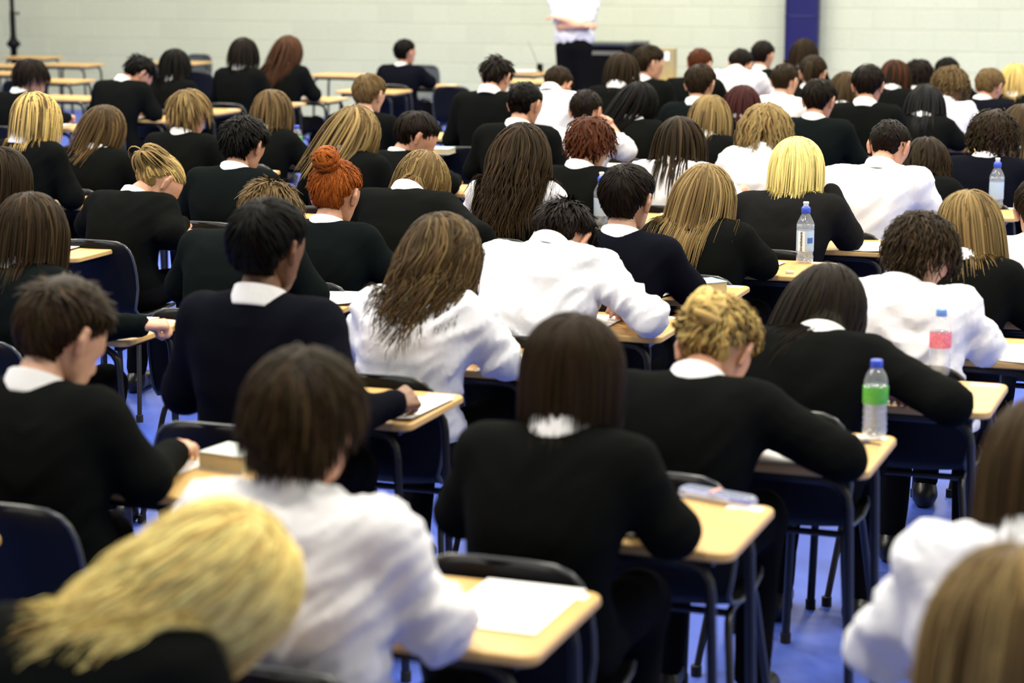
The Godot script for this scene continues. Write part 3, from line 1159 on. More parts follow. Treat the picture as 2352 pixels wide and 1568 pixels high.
# id, head in the picture, hips down the hall, head ahead of the hips, nod, turn, hair, hair colour, top, more, label, short reference
func people() -> Array:
	return [
		[74, 490, 1330, 2.50, 0.20, 50, 8, "wavy", BLEACH, "k", {"bx": -0.22, "hr": 30, "vol": 1.2, "nx": Vector3(-0.05, 0.03, 0.03), "len": 0.25, "hang": Vector3(-0.65, -0.55, 0.5), "nocollar": 1, "streak": 0.3, "streak_col": BLONDE, "curlx": 0.5, "bulk": 0.92}, "person in black jumper, pale blonde hair tumbling over one shoulder, head bowed", "tumbling pale blonde hair"],
		[76, 2330, 1450, 2.62, 0.14, 35, 0, "long", LIGHT, "w", {"bulk": 0.92, "streak": 0.3, "streak_col": DIRTY}, "person with smooth long brown hair streaked with gold, seated low", "smooth golden brown hair"],
		[67, 700, 957, 3.31, 0.06, 14, 0, "mop", BROWN, "w", {"len": 0.085, "pp": [1190, 1378], "bx": 0.05, "bulk": 1.02, "sleeves": 0.5, "vol": 1.1, "streak": 0.25, "streak_col": MID}, "person in creased white shirt with thick brown mop of hair sitting upright", "thick brown mop of hair"],
		[75, 2405, 1070, 3.48, 0.15, 35, 0, "bob", MID, "w", {"bulk": 1.0, "sleeves": 0.5}, "person in bright white shirt with brown hair, one elbow out, above golden brown head", "brown bob and bright shirt"],
		[68, 1315, 845, 4.07, 0.09, 22, 0, "long", BROWN, "k", {"dx": 0.02, "bx": -0.05, "len": 0.17, "bulk": 0.94, "hang": Vector3(0, -1, 0.1)}, "person in black jumper with straight dark brown shoulder-length hair over white collar", "straight dark shoulder-length hair"],
		[66, 140, 762, 4.08, 0.10, 30, 16, "short", BROWN, "k", {"bx": 0.03, "quiff": 1, "rp": [400, 1040, 0.79], "rh": 0, "streak": 0.2, "streak_col": MID}, "person in black jumper with spiky brown crest of hair, ear showing, reaching over desk", "spiky brown crest of hair"],
		[69, 1640, 800, 4.87, 0.20, 58, 5, "updo", BLONDE, "k", {"bx": -0.03, "dx": 0.065, "tie": Vector3(0, -0.05, 1.0), "bunr": 0.05, "pp": [1800, 1045], "rp": [1785, 1002, 0.80], "re": [1935, 1050], "streak": 0.35, "streak_col": LIGHT, "bulk": 0.98}, "person in black jumper with curly blonde hair pinned up, head bowed", "pinned-up curly blonde hair"],
		[53, 617, 560, 4.96, 0.06, 10, 8, "short", BLACK, "n", {"dx": 0.04, "pp": [955, 940], "rp": [905, 925, 0.80], "re": [800, 960], "skin": 2, "pen": "dark", "vol": 1.25, "bulk": 1.05}, "person in navy jumper with smooth black hair sitting upright, pen raised", "smooth black hair, navy jumper"],
		[70, 1900, 700, 5.65, 0.22, 52, -5, "long", Color(0.018, 0.014, 0.011), "k", {"dx": 0.13, "pp": [2105, 905], "rp": [2115, 905, 0.79], "re": [2205, 940], "hang": Vector3(-0.4, -1, 0.15), "len": 0.32, "bulk": 0.94}, "person in black jumper with long black hair falling forward over white collar", "long black hair falling forward"],
		[50, 1015, 583, 5.70, 0.12, 28, 12, "wavy", MID, "w", {"bx": -0.07, "len": 0.32, "pp": [1195, 842], "sleeves": 0.5, "hang": Vector3(-0.18, -1, 0.55), "streak": 0.35, "streak_col": LIGHT, "bulk": 0.95, "vol": 1.2}, "person in white shirt with long tousled brown hair down the back", "long tousled brown hair"],
		[65, 70, 525, 5.76, 0.10, 25, 8, "bob", BROWN, "g", {"pp": [262, 738], "len": 0.22, "rp": [322, 748, 0.79], "streak": 0.3, "streak_col": MID, "bulk": 0.98, "rh": 2}, "person in dark jumper with chin-length glossy brown hair, hand on desk", "chin-length glossy brown hair"],
		[71, 2112, 581, 6.40, 0.20, 40, 25, "tousle", BROWN, "w", {"pp": [2325, 822], "bx": 0.04, "sleeves": 0.5, "streak": 0.3, "streak_col": MID}, "person in white shirt with thick wavy brown hair, sleeve rolled to elbow", "thick wavy brown hair"],
		[49, 1290, 543, 6.42, 0.36, 74, 0, "messy", DARK, "w", {"re": [1515, 752], "le": [1135, 735], "rw": Vector3(0.12, 0.79, -0.46), "lw": Vector3(-0.10, 0.79, -0.40), "bx": 0.05, "sleeves": 0.5, "bulk": 1.06}, "person in white shirt slumped far forward, only crown of dark hair showing", "slumped white shirt"],
		[54, 615, 493, 6.50, 0.28, 58, 15, "messy", LIGHT, "g", {"bx": -0.04, "pp": [790, 682], "bulk": 1.04}, "person in dark jumper with sandy hair bowed low behind black-haired neighbour", "sandy hair bowed low"],
		[72, 2225, 515, 7.10, 0.12, 30, 5, "long", DIRTY, "k", {"len": 0.24, "streak": 0.4, "streak_col": LIGHT, "bulk": 0.92, "hang": Vector3(0.15, -1, 0.1)}, "person in black jumper, wide white collar, straight dark blonde hair", "straight dark blonde hair"],
		[47, 1440, 452, 7.16, 0.05, 14, 6, "short", DARK, "n", {"bulk": 0.98}, "person in black jumper with neat short dark hair, both ears showing, sitting upright", "neat short dark hair"],
		[64, 2, 408, 6.80, 0.10, 24, 0, "bob", BROWN, "k", {"nodesk": 1, "bulk": 0.94}, "person with plain brown hair seated just ahead of glossy chin-length hair", "plain brown hair"],
		[73, 2392, 478, 7.85, 0.10, 24, 0, "short", BROWN, "w", {"bulk": 1.0}, "person in white shirt, only one shoulder showing, ahead of straight dark blonde hair", "one white shoulder showing"],
		[51, 770, 442, 7.20, 0.12, 26, 0, "bun", GINGER, "g", {"bx": 0.02, "bulk": 0.95, "vol": 1.15}, "person in dark green-black jumper with red hair in a high bun", "red hair in high bun"],
		[63, 362, 411, 7.90, 0.24, 54, 28, "pony", DIRTY, "k", {"bx": -0.06, "tail": 0.16, "hang": Vector3(0.5, -1, -0.7), "rp": [430, 506, 0.79], "red": [392, 575, 0.02], "pen": "red", "bulk": 0.96, "streak": 0.4, "streak_col": BLONDE}, "person in black jumper, blonde hair tied back, bent over holding red pencil", "tied-back blonde hair"],
		[52, 968, 410, 7.85, 0.30, 64, 5, "bob", LIGHT, "k", {"re": [1170, 600], "bx": 0.04, "rp": [1135, 580, 0.79], "bulk": 1.04, "hang": Vector3(-0.5, -1, -0.3), "streak": 0.4, "streak_col": DIRTY}, "person in black jumper bent low, light brown straight hair with slide", "bent head and hair slide"],
		[48, 1620, 445, 7.86, 0.12, 30, 0, "long", DIRTY, "k", {"hang": Vector3(-0.16, -1, 0.30), "dx": 0.05, "bx": 0.03, "len": 0.40, "streak": 0.4, "streak_col": LIGHT, "bulk": 0.98}, "person in black jumper with very long fair hair spread over back and shoulder", "very long fair hair"],
		[42, 1830, 380, 8.62, 0.12, 22, 4, "bob", BLEACH, "h", {"bx": -0.04, "dx": 0.07, "red": [1950, 545, 0.12], "pp": [2000, 572], "len": 0.19, "rp": [1908, 440, 0.98], "pen": "grey", "bulk": 1.05, "rh": 1}, "person in black hooded top with bleached yellow bob, pencil raised", "bleached yellow bob"],
		[46, 1200, 345, 8.55, 0.08, 18, 0, "wavy", BROWN, "v", {"len": 0.46, "hang": Vector3(0, -1, 0.5), "streak": 0.3, "streak_col": MID, "bulk": 0.96}, "person in black vest and white sleeves with long wavy brown hair", "long wavy brown hair"],
		[55, 560, 331, 8.60, 0.12, 28, 5, "messy", BLACK, "g", {"bulk": 1.04}, "person in dark jumper with untidy jet black hair above white collar", "untidy jet black hair"],
		[61, 82, 268, 8.85, 0.12, 28, 20, "bob", BLONDE, "k", {"pp": [150, 440], "len": 0.20, "streak": 0.4, "streak_col": LIGHT, "bulk": 0.98, "hs": 1.06}, "person in black jumper with golden bob clipped back, wide white collar", "golden bob clipped back"],
		[43, 2042, 332, 9.30, 0.20, 42, 10, "crew", DARK, "w", {"bx": -0.13, "bulk": 1.1, "sleeves": 1.0}, "person in white shirt with shaved dark head bowed forward", "shaved head and white shirt"],
		[45, 1355, 330, 9.20, 0.12, 32, 15, "tousle", Color(0.058, 0.018, 0.0085), "k", {"bulk": 0.95}, "person in black jumper with cropped auburn hair, white collar with dark cord", "cropped auburn hair"],
		[58, 818, 297, 9.30, 0.12, 28, 5, "long", LIGHT, "k", {"len": 0.36, "hang": Vector3(-0.5, -1, 0.45), "streak": 0.5, "streak_col": DIRTY, "bulk": 0.95}, "person in black jumper with long fair hair swept over one shoulder", "fair hair over one shoulder"],
		[62, 240, 292, 9.55, 0.10, 24, 0, "long", MID, "k", {"len": 0.26, "streak": 0.4, "streak_col": LIGHT, "bulk": 0.95, "hang": Vector3(-0.4, -1, 0.3)}, "person in black jumper with plain light brown hair flaring at shoulders", "light brown hair flaring out"],
		[44, 2125, 372, 9.98, 0.24, 48, 10, "wavy", BROWN, "k", {"dx": 0.1, "len": 0.30, "bulk": 0.92}, "person in black with dark wavy hair beside the large white shirt", "dark wavy hanging hair"],
		[41, 1560, 322, 9.90, 0.12, 30, 5, "long", BROWN, "w", {"re": [1672, 452], "len": 0.38, "rp": [1712, 435, 0.79], "pen": "red", "sleeves": 0.5, "bulk": 0.94, "streak": 0.2, "streak_col": MID}, "person in white shirt with long straight brown hair parted over back, red pen", "long parted brown hair"],
		[60, 955, 309, 10.0, 0.18, 34, 52, "short", DARK, "k", {"re": [1045, 440], "bx": -0.02, "rp": [1082, 395, 0.79], "pen": "white", "bulk": 0.98, "vol": 1.2}, "person in black jumper with dark hair, face turned in profile, writing", "face in profile, dark hair"],
		[56, 435, 255, 10.3, 0.08, 18, 12, "mop", LIGHT, "k", {"bulk": 0.96, "len": 0.12, "streak": 0.4, "streak_col": DIRTY}, "person in black jumper with shaggy sandy layered hair over collar", "shaggy sandy layered hair"],
		[38, 2280, 314, 10.6, 0.14, 30, 15, "curly", BROWN, "n", {"bulk": 1.0, "vol": 1.1}, "person in navy top with mass of dark brown ringlets", "dark brown ringlets"],
		[40, 1758, 295, 10.6, 0.14, 32, -5, "curly", DIRTY, "w", {"len": 0.20, "bulk": 0.92}, "person in white shirt with loose sandy blonde curls", "loose sandy blonde curls"],
		[20, 1205, 236, 10.7, 0.12, 24, 10, "crew", BLACK, "k", {"bulk": 1.06, "vol": 1.6}, "person in black jumper with short black hair and ears showing, broad shoulders", "short black hair, broad shoulders"],
		[57, 625, 252, 11.0, 0.10, 22, 8, "bob", LIGHT, "k", {"len": 0.21, "bulk": 0.94, "streak": 0.3, "streak_col": MID}, "person in black jumper with rounded light brown bob beside green-labelled bottle", "rounded light brown bob"],
		[37, 2348, 290, 11.2, 0.12, 28, 0, "long", MID, "k", {"bulk": 0.94}, "person in black with brown hair behind the ringlets", "brown hair behind ringlets"],
		[39, 1630, 267, 11.25, 0.12, 30, 5, "bob", DIRTY, "k", {"len": 0.21, "streak": 0.5, "streak_col": LIGHT, "bulk": 0.94}, "person in black jumper with streaky blonde bob over white collar", "streaky blonde bob"],
		[21, 1345, 252, 11.4, 0.10, 26, 5, "crew", DARK, "w", {"red": [1436, 345, 0.08], "rp": [1392, 275, 1.09], "sleeves": 0.5, "vol": 1.6, "rh": 2}, "person in white shirt with bare arm raised, hand against dark cropped head", "bare arm raised to head"],
		[59, 848, 214, 11.7, 0.08, 22, 10, "short", LIGHT, "k", {"bulk": 1.0}, "person in black jumper with short sandy brown hair and one pink ear", "short sandy brown hair"],
		[27, 1881, 228, 12.0, 0.12, 28, 8, "short", DARK, "g", {"bulk": 1.06}, "person in dark green-black blazer with short brown hair, no collar showing", "dark green-black blazer"],
		[22, 1468, 232, 12.1, 0.12, 26, 8, "long", BLACK, "k", {"len": 0.32, "hang": Vector3(-0.6, -1, 0.3), "bulk": 0.94}, "person in black with long black-brown hair fanned to one side", "fanned black-brown hair"],
		[9, 1140, 174, 12.4, 0.18, 40, 5, "messy", DARK, "k", {"bulk": 1.08}, "person in black jumper with tousled dark hair standing on end", "tousled hair on end"],
		[1, 70, 176, 12.7, 0.10, 28, 35, "mop", DARK, "k", {"re": [140, 292], "rp": [205, 262, 0.81], "rh": 2, "bulk": 0.96}, "person in black jumper with shaggy dark hair, arm stretched out, fist showing", "shaggy dark hair, outstretched arm"],
		[28, 1994, 194, 12.7, 0.12, 28, 0, "short", DARK, "k", {"bulk": 1.06, "vol": 1.2}, "person in black jumper with dark short-back-and-sides hair, broad white collar", "dark short-back-and-sides hair"],
		[23, 1608, 190, 12.8, 0.08, 20, 3, "short", BROWN, "g", {"bulk": 0.98}, "person in dark green jumper with plain brown cropped hair behind blonde bob", "cropped brown hair, green jumper"],
		[19, 1280, 192, 13.1, 0.30, 66, 0, "short", BROWN, "w", {"bulk": 1.0}, "person in white shirt bent so far that nape and brown hair show", "bent nape and white shirt"],
		[29, 1942, 206, 13.85, 0.12, 30, 0, "bob", MID, "k", {"bulk": 0.84, "nodesk": 1, "bx": -0.06}, "person in black with brown hair half hidden between two cropped heads", "brown hair half hidden"],
		[33, 2125, 236, 13.4, 0.16, 40, 0, "long", Color(0.012, 0.011, 0.012), "k", {"len": 0.34, "bulk": 0.94}, "person in black with long jet black hair and white clip", "jet black hair, white clip"],
		[24, 1705, 236, 13.5, 0.12, 30, 3, "long", WINE, "k", {"len": 0.32, "bulk": 0.92}, "person in black with long burgundy hair", "long burgundy hair"],
		[2, 318, 166, 13.6, 0.20, 56, 35, "messy", BLACK, "k", {"bx": -0.10, "bulk": 1.02}, "person in black jumper hunched sideways, black hair, head on hand", "hunched sideways, black hair"],
		[13, 1428, 160, 13.9, 0.12, 30, 5, "bob", BROWN, "k", {"len": 0.2, "bulk": 0.95}, "person in black jumper with mid brown bob beside black equipment cabinet", "brown bob near cabinet"],
		[34, 2182, 197, 14.1, 0.14, 34, 15, "curly", LIGHT, "w", {"bulk": 0.98, "streak": 0.3, "streak_col": MID}, "person in white shirt with frizzy light brown curls", "frizzy light brown curls"],
		[25, 1802, 184, 14.2, 0.08, 22, 15, "crew", BROWN, "w", {"vol": 1.5, "bulk": 0.98}, "person in white shirt with clipped brown hair and one ear showing", "clipped brown hair, white shirt"],
		[3, 402, 146, 14.4, 0.08, 20, 0, "long", BLACK, "k", {"len": 0.26, "bulk": 0.95}, "person in black jumper with long straight black hair round white collar", "straight black hair"],
		[14, 1490, 142, 14.7, 0.08, 16, 45, "short", BROWN, "k", {"vol": 1.3}, "person in black jumper with brown hair turned towards the cardboard box", "brown hair near cardboard box"],
		[35, 2272, 196, 14.8, 0.14, 34, 20, "short", LIGHT, "n", {"bulk": 1.04}, "person in navy jumper with short fair-brown hair before pale wall", "fair-brown hair, navy jumper"],
		[26, 1867, 166, 14.9, 0.12, 28, 0, "pony", BROWN, "k", {"bulk": 0.95, "vol": 1.6, "tail": 0.16}, "person in black with brown hair tied by white band", "hair tied by white band"],
		[5, 560, 120, 15.2, 0.08, 18, 0, "bob", DARK, "k", {"len": 0.22, "bulk": 0.96}, "person in black jumper with smooth dark bob against the wall", "smooth dark bob"],
		[15, 1607, 146, 15.5, 0.10, 30, 10, "crew", AUBURN, "k", {"vol": 1.5, "bulk": 1.02}, "person in black jumper with close-cropped reddish hair", "close-cropped reddish hair"],
		[36, 2332, 184, 15.5, 0.10, 26, 0, "bob", BLONDE, "k", {"bulk": 0.94}, "person in black jumper with yellow-blonde hair at row's end by the wall", "yellow-blonde hair by wall"],
		[30, 2055, 174, 15.6, 0.14, 36, 0, "bob", BROWN, "k", {"bulk": 0.94, "streak": 0.3, "streak_col": AUBURN}, "person in black jumper with reddish brown bowed bob", "reddish brown bowed bob"],
		[6, 663, 113, 15.9, 0.06, 10, 12, "long", Color(0.06, 0.028, 0.015), "k", {"len": 0.36, "hang": Vector3(-0.35, -1, 0.3), "bulk": 0.96}, "person in black sitting tall with long chestnut hair to one side", "long chestnut hair"],
		[16, 1700, 147, 16.1, 0.26, 60, 0, "short", DARK, "w", {"bulk": 1.12, "lp": Vector3(-1, 0.1, 0.2), "rpole": Vector3(1, 0.1, 0.2)}, "person in pale shirt leaning with both elbows wide, dark hair bowed", "pale shirt, elbows wide"],
		[31, 2108, 176, 16.3, 0.12, 30, 0, "curly", DARK, "k", {"bulk": 0.94}, "person in black with round dark frizzy hair", "round dark frizzy hair"],
		[17, 1752, 125, 16.9, 0.08, 18, 15, "crew", DARK, "k", {"vol": 1.5}, "person in black jumper with cropped dark head beside blue padding", "cropped dark head near padding"],
		[32, 2175, 166, 17.0, 0.12, 30, 0, "short", BLACK, "k", {}, "person in black whose black crown shows above frizzy curls", "black crown above curls"],
		[18, 1847, 120, 17.6, 0.08, 18, 0, "long", BROWN, "k", {"len": 0.30, "bulk": 0.95, "lp2": [1808, 138, 1.02]}, "person with long brown hair in front of the blue padding", "brown hair before padding"],
		[7, 930, 118, 17.8, 0.04, 8, 20, "crew", BLACK, "n", {"vol": 1.5, "bulk": 1.0}, "person in navy jumper with short black hair sitting alone near wall", "black hair, sitting alone"],
	]


# ---------------------------------------------------------------- materials
func flat(c: Color, rough: float, metal := 0.0, spec := 0.5) -> StandardMaterial3D:
	var m := StandardMaterial3D.new()
	m.albedo_color = c
	m.roughness = rough
	m.metallic = metal
	m.metallic_specular = spec
	return m

func lin(r: float, g: float, b: float) -> Color:
	return Color(r, g, b).linear_to_srgb()

func noise_tex(freq: float, lo: Color, hi: Color, seed_of: int, size := 512, octaves := 4) -> NoiseTexture2D:
	var f := FastNoiseLite.new()
	f.seed = seed_of
	f.frequency = freq
	f.fractal_octaves = octaves
	var g := Gradient.new()
	g.set_color(0, lo)
	g.set_color(1, hi)
	var t := NoiseTexture2D.new()
	t.width = size
	t.height = size
	t.seamless = true
	t.noise = f
	t.color_ramp = g
	return t

func triplanar(m: StandardMaterial3D, t: Texture2D, scale: Vector3, world := false) -> StandardMaterial3D:
	m.albedo_texture = t
	m.uv1_triplanar = true
	m.uv1_world_triplanar = world
	m.uv1_scale = scale
	return m

func make_materials() -> void:
	M.beech = triplanar(flat(lin(0.66, 0.415, 0.150), 0.42), noise_tex(0.02, Color(0.93, 0.92, 0.90), Color(1, 1, 1), 5), Vector3(0.8, 2.0, 9.0))
	M.steel = flat(lin(0.010, 0.010, 0.012), 0.35)
	M.rubber = flat(lin(0.012, 0.012, 0.012), 0.8)
	M.chrome = flat(lin(0.018, 0.018, 0.020), 0.32)
	M.navy_plastic = triplanar(flat(lin(0.0026, 0.0029, 0.0046), 0.55, 0.0, 0.3), noise_tex(0.08, Color(0.85, 0.85, 0.85), Color(1, 1, 1), 9, 256), Vector3(4, 4, 4))
	M.rim = flat(lin(0.050, 0.055, 0.060), 0.28)  # light-grey highlight along the lip put into its colour; shell is near black
	M.grey_plastic = flat(lin(0.075, 0.085, 0.088), 0.5)
	M.grey_rim = flat(lin(0.09, 0.10, 0.10), 0.4)
	M.paper = flat(lin(0.86, 0.86, 0.84), 0.75)
	M.pages = triplanar(flat(lin(0.62, 0.52, 0.30), 0.85), noise_tex(0.06, Color(0.85, 0.85, 0.85), Color(1, 1, 1), 15, 256), Vector3(2, 60, 2))
	M.cover_blue = triplanar(flat(lin(0.80, 0.84, 0.88), 0.4), noise_tex(0.012, Color(0.50, 0.74, 0.90), Color(1, 1, 1), 21, 256, 2), Vector3(5, 5, 5))
	M.cover_grey = flat(lin(0.50, 0.53, 0.50), 0.5)
	M.cover_pale = flat(lin(0.55, 0.66, 0.72), 0.5)
	# clothes
	M.black_knit = cloth(lin(0.0046, 0.0052, 0.0049), 31)
	M.navy_knit = cloth(lin(0.0042, 0.0046, 0.0085), 32)
	M.green_knit = cloth(lin(0.0042, 0.0062, 0.0064), 33)
	M.hood_cloth = cloth(lin(0.011, 0.011, 0.0108), 34)
	M.trouser = cloth(lin(0.0055, 0.0055, 0.0065), 35)
	M.shirt = cloth(lin(0.76, 0.75, 0.78), 36)
	M.shirt_cool = cloth(lin(0.73, 0.735, 0.79), 37)
	M.collar = cloth(lin(0.80, 0.80, 0.81), 38)
	M.shoe = flat(lin(0.008, 0.008, 0.008), 0.35)
	var skins := [lin(0.56, 0.30, 0.19), lin(0.62, 0.36, 0.24), lin(0.21, 0.10, 0.05)]
	for k in 3:
		var s := triplanar(flat(skins[k], 0.5), noise_tex(0.03, Color(0.92, 0.88, 0.87), Color(1, 1, 1), 40 + k, 256), Vector3(5, 5, 5))
		s.subsurf_scatter_enabled = true
		s.subsurf_scatter_strength = 0.08
		M["skin_%d" % k] = s
	M.eye = flat(lin(0.55, 0.53, 0.50), 0.15)
	M.iris = flat(lin(0.02, 0.015, 0.01), 0.1)
	M.lips = flat(lin(0.36, 0.13, 0.10), 0.45)
	var h := flat(Color.WHITE, 0.48)
	h.vertex_color_use_as_albedo = true
	h.metallic_specular = 0.17
	M.hair = h
	# small things
	var pet := flat(Color(0.93, 0.96, 1.0, 0.10), 0.06)
	pet.transparency = BaseMaterial3D.TRANSPARENCY_ALPHA
	M.pet = pet
	var wt := flat(Color(0.86, 0.91, 0.97, 0.12), 0.03)
	wt.transparency = BaseMaterial3D.TRANSPARENCY_ALPHA
	M.water = wt
	var pl := flat(Color(0.75, 0.84, 0.95, 0.55), 0.3)
	pl.transparency = BaseMaterial3D.TRANSPARENCY_ALPHA
	M.pet_label = pl
	M.cap_blue = flat(lin(0.035, 0.075, 0.50), 0.35)
	M.cap_light = flat(lin(0.13, 0.27, 0.66), 0.35)
	M.clear_white = flat(lin(0.72, 0.76, 0.82), 0.25)
	M.green_label = triplanar(flat(lin(0.16, 0.50, 0.09), 0.4), noise_tex(0.03, Color(0.55, 0.80, 0.75), Color(1.0, 1.0, 0.75), 51, 256, 2), Vector3(14, 14, 14))
	M.pink_label = triplanar(flat(lin(0.86, 0.32, 0.40), 0.4), noise_tex(0.03, Color(0.85, 0.55, 0.60), Color(1.0, 1.0, 1.0), 52, 256, 2), Vector3(14, 14, 14))
	M.white_print = flat(lin(0.80, 0.82, 0.84), 0.4)
	M.blue_print = flat(lin(0.05, 0.13, 0.46), 0.4)
	M.ink = flat(lin(0.01, 0.01, 0.015), 0.5)
	M.pen_red = flat(lin(0.42, 0.02, 0.02), 0.3)
	M.pen_dark = flat(lin(0.03, 0.02, 0.015), 0.3)
	M.pen_yellow = flat(lin(0.55, 0.33, 0.03), 0.3)
	M.pen_grey = flat(lin(0.10, 0.10, 0.10), 0.3)
	M.pen_white = flat(lin(0.6, 0.58, 0.55), 0.3)
	M.green_rubber = flat(lin(0.03, 0.26, 0.11), 0.6)
	M.white_rubber = flat(lin(0.62, 0.60, 0.58), 0.7)
	M.key_metal = flat(lin(0.30, 0.30, 0.30), 0.3, 1.0)
	var pc := flat(Color(0.80, 0.84, 0.95, 0.30), 0.15)
	pc.transparency = BaseMaterial3D.TRANSPARENCY_ALPHA
	M.clear_case = pc
	M.zip_pink = flat(lin(0.62, 0.30, 0.26), 0.5)
	M.pen_blue = flat(lin(0.03, 0.06, 0.50), 0.3)
	# hall
	M.floor = triplanar(flat(lin(0.066, 0.128, 0.600), 0.5), noise_tex(0.012, Color(0.88, 0.89, 0.92), Color(1, 1, 1), 61, 1024, 5), Vector3(0.35, 0.35, 0.35), true)
	for k in 3:
		var t: float = [1.0, 0.975, 0.95][k]
		M["block_%d" % k] = triplanar(flat(lin(0.61 * t, 0.635 * t, 0.465 * t), 0.55), noise_tex(0.05, Color(0.93, 0.93, 0.92), Color(1, 1, 1), 70 + k, 512, 5), Vector3(1.3, 1.3, 1.3), true)
	M.mortar = flat(lin(0.545, 0.565, 0.415), 0.7)
	M.plain_wall = flat(lin(0.42, 0.43, 0.33), 0.7)
	M.ceiling = flat(lin(0.40, 0.40, 0.38), 0.8)
	M.vinyl_blue = triplanar(flat(lin(0.0075, 0.0062, 0.090), 0.36), noise_tex(0.02, Color(0.85, 0.85, 0.88), Color(1, 1, 1), 81, 512), Vector3(2, 2, 2))
	M.black_metal = flat(lin(0.004, 0.004, 0.004), 0.6, 0.0, 0.25)
	M.black_case = flat(lin(0.003, 0.003, 0.0035), 0.7, 0.0, 0.2)
	M.case_trim = flat(lin(0.035, 0.045, 0.052), 0.45)
	M.case_slot = flat(lin(0.16, 0.16, 0.14), 0.4)
	M.grille = flat(lin(0.09, 0.10, 0.10), 0.5)
	M.card_board = triplanar(flat(lin(0.40, 0.33, 0.16), 0.8), noise_tex(0.04, Color(0.88, 0.88, 0.86), Color(1, 1, 1), 91, 256), Vector3(3, 3, 3))
	M.teal = flat(lin(0.36, 0.78, 0.70), 0.4)
	M.tub_white = flat(lin(0.75, 0.78, 0.82), 0.4)
	var glow := flat(Color(1, 0.98, 0.92), 0.5)
	glow.emission_enabled = true
	glow.emission = Color(1.0, 0.97, 0.88)
	glow.emission_energy_multiplier = 3.0
	M.lamp_glow = glow
	M.lamp_frame = flat(lin(0.5, 0.5, 0.5), 0.5)

func cloth(c: Color, seed_of: int) -> StandardMaterial3D:
	return triplanar(flat(c, 0.95, 0.0, 0.12), noise_tex(0.06, Color(0.95, 0.95, 0.95), Color(1, 1, 1), seed_of, 256), Vector3(6, 6, 6))


# ---------------------------------------------------------------- the hall
func build_hall() -> void:
	var x0 := -18.0
	var x1 := 6.0
	var z0 := WALL_Z
	var z1 := 5.0
	var top := 7.0
	var b := MB.new()
	box(b, Vector3(x0 - 0.2, -0.2, z0 - 0.25), Vector3(x1 + 0.2, 0.0, z1 + 0.2))
	struct_node("floor", b.mesh(), M.floor)
	b = MB.new()
	box(b, Vector3(x0 - 0.2, top, z0 - 0.25), Vector3(x1 + 0.2, top + 0.2, z1 + 0.2))
	struct_node("ceiling", b.mesh(), M.ceiling)
	b = MB.new()
	box(b, Vector3(x0 - 0.2, 0, z0), Vector3(x0, top, z1))
	struct_node("wall_left", b.mesh(), M.plain_wall)
	b = MB.new()
	box(b, Vector3(x1, 0, z0), Vector3(x1 + 0.2, top, z1))
	struct_node("wall_right", b.mesh(), M.plain_wall)
	b = MB.new()
	box(b, Vector3(x0 - 0.2, 0, z1), Vector3(x1 + 0.2, top, z1 + 0.2))
	struct_node("wall_rear", b.mesh(), M.plain_wall)
	# block wall in running bond; joints are recessed
	b = MB.new()
	box(b, Vector3(x0 - 0.2, 0, z0 - 0.25), Vector3(x1 + 0.2, top, z0 - 0.004))
	var wall := struct_node("wall_front", b.mesh(), M.mortar)
	var blk := MB.new()
	block(blk, Vector3.ZERO)
	var blk_mesh := blk.mesh()
	var rest := MB.new()
	var rng := RandomNumberGenerator.new()
	rng.seed = 4
	for row in 31:
		var y := 0.225 * row
		var shift := 0.225 if row % 2 == 1 else 0.0
		var n := 0
		var x := x0 - shift
		while x < x1:
			if row < 7 and x > -15.9 and x < -2.0:
				part("block", blk_mesh, M["block_%d" % rng.randi_range(0, 2)], wall, Transform3D(Basis(), Vector3(x, y, z0)))
			else:
				block(rest, Vector3(x, y, z0))
			x += 0.45
			n += 1
	var rs := part("block_courses", rest.mesh(), M.block_0, wall)
	rs.set_meta("kind", "stuff")

func block(b: MB, at: Vector3) -> void:
	var w := 0.440
	var h := 0.215
	var i := 0.003
	var lo := at + Vector3(0.005, 0.005, 0)
	var f := [lo + Vector3(i, i, 0), lo + Vector3(w - i, i, 0), lo + Vector3(w - i, h - i, 0), lo + Vector3(i, h - i, 0)]
	var g := [lo + Vector3(0, 0, -0.004), lo + Vector3(w, 0, -0.004), lo + Vector3(w, h, -0.004), lo + Vector3(0, h, -0.004)]
	var q := b.v.size()
	for p in f:
		b.vert(p, Vector3.BACK)
	b.quad(q, q + 3, q + 2, q + 1)
	for k in 4:
		var k2 := (k + 1) % 4
		var nn: Vector3 = [Vector3(0, -0.7, 0.7), Vector3(0.7, 0, 0.7), Vector3(0, 0.7, 0.7), Vector3(-0.7, 0, 0.7)][k]
		var s := b.v.size()
		b.vert(f[k], nn); b.vert(f[k2], nn); b.vert(g[k2], nn); b.vert(g[k], nn)
		b.quad(s, s + 1, s + 2, s + 3)

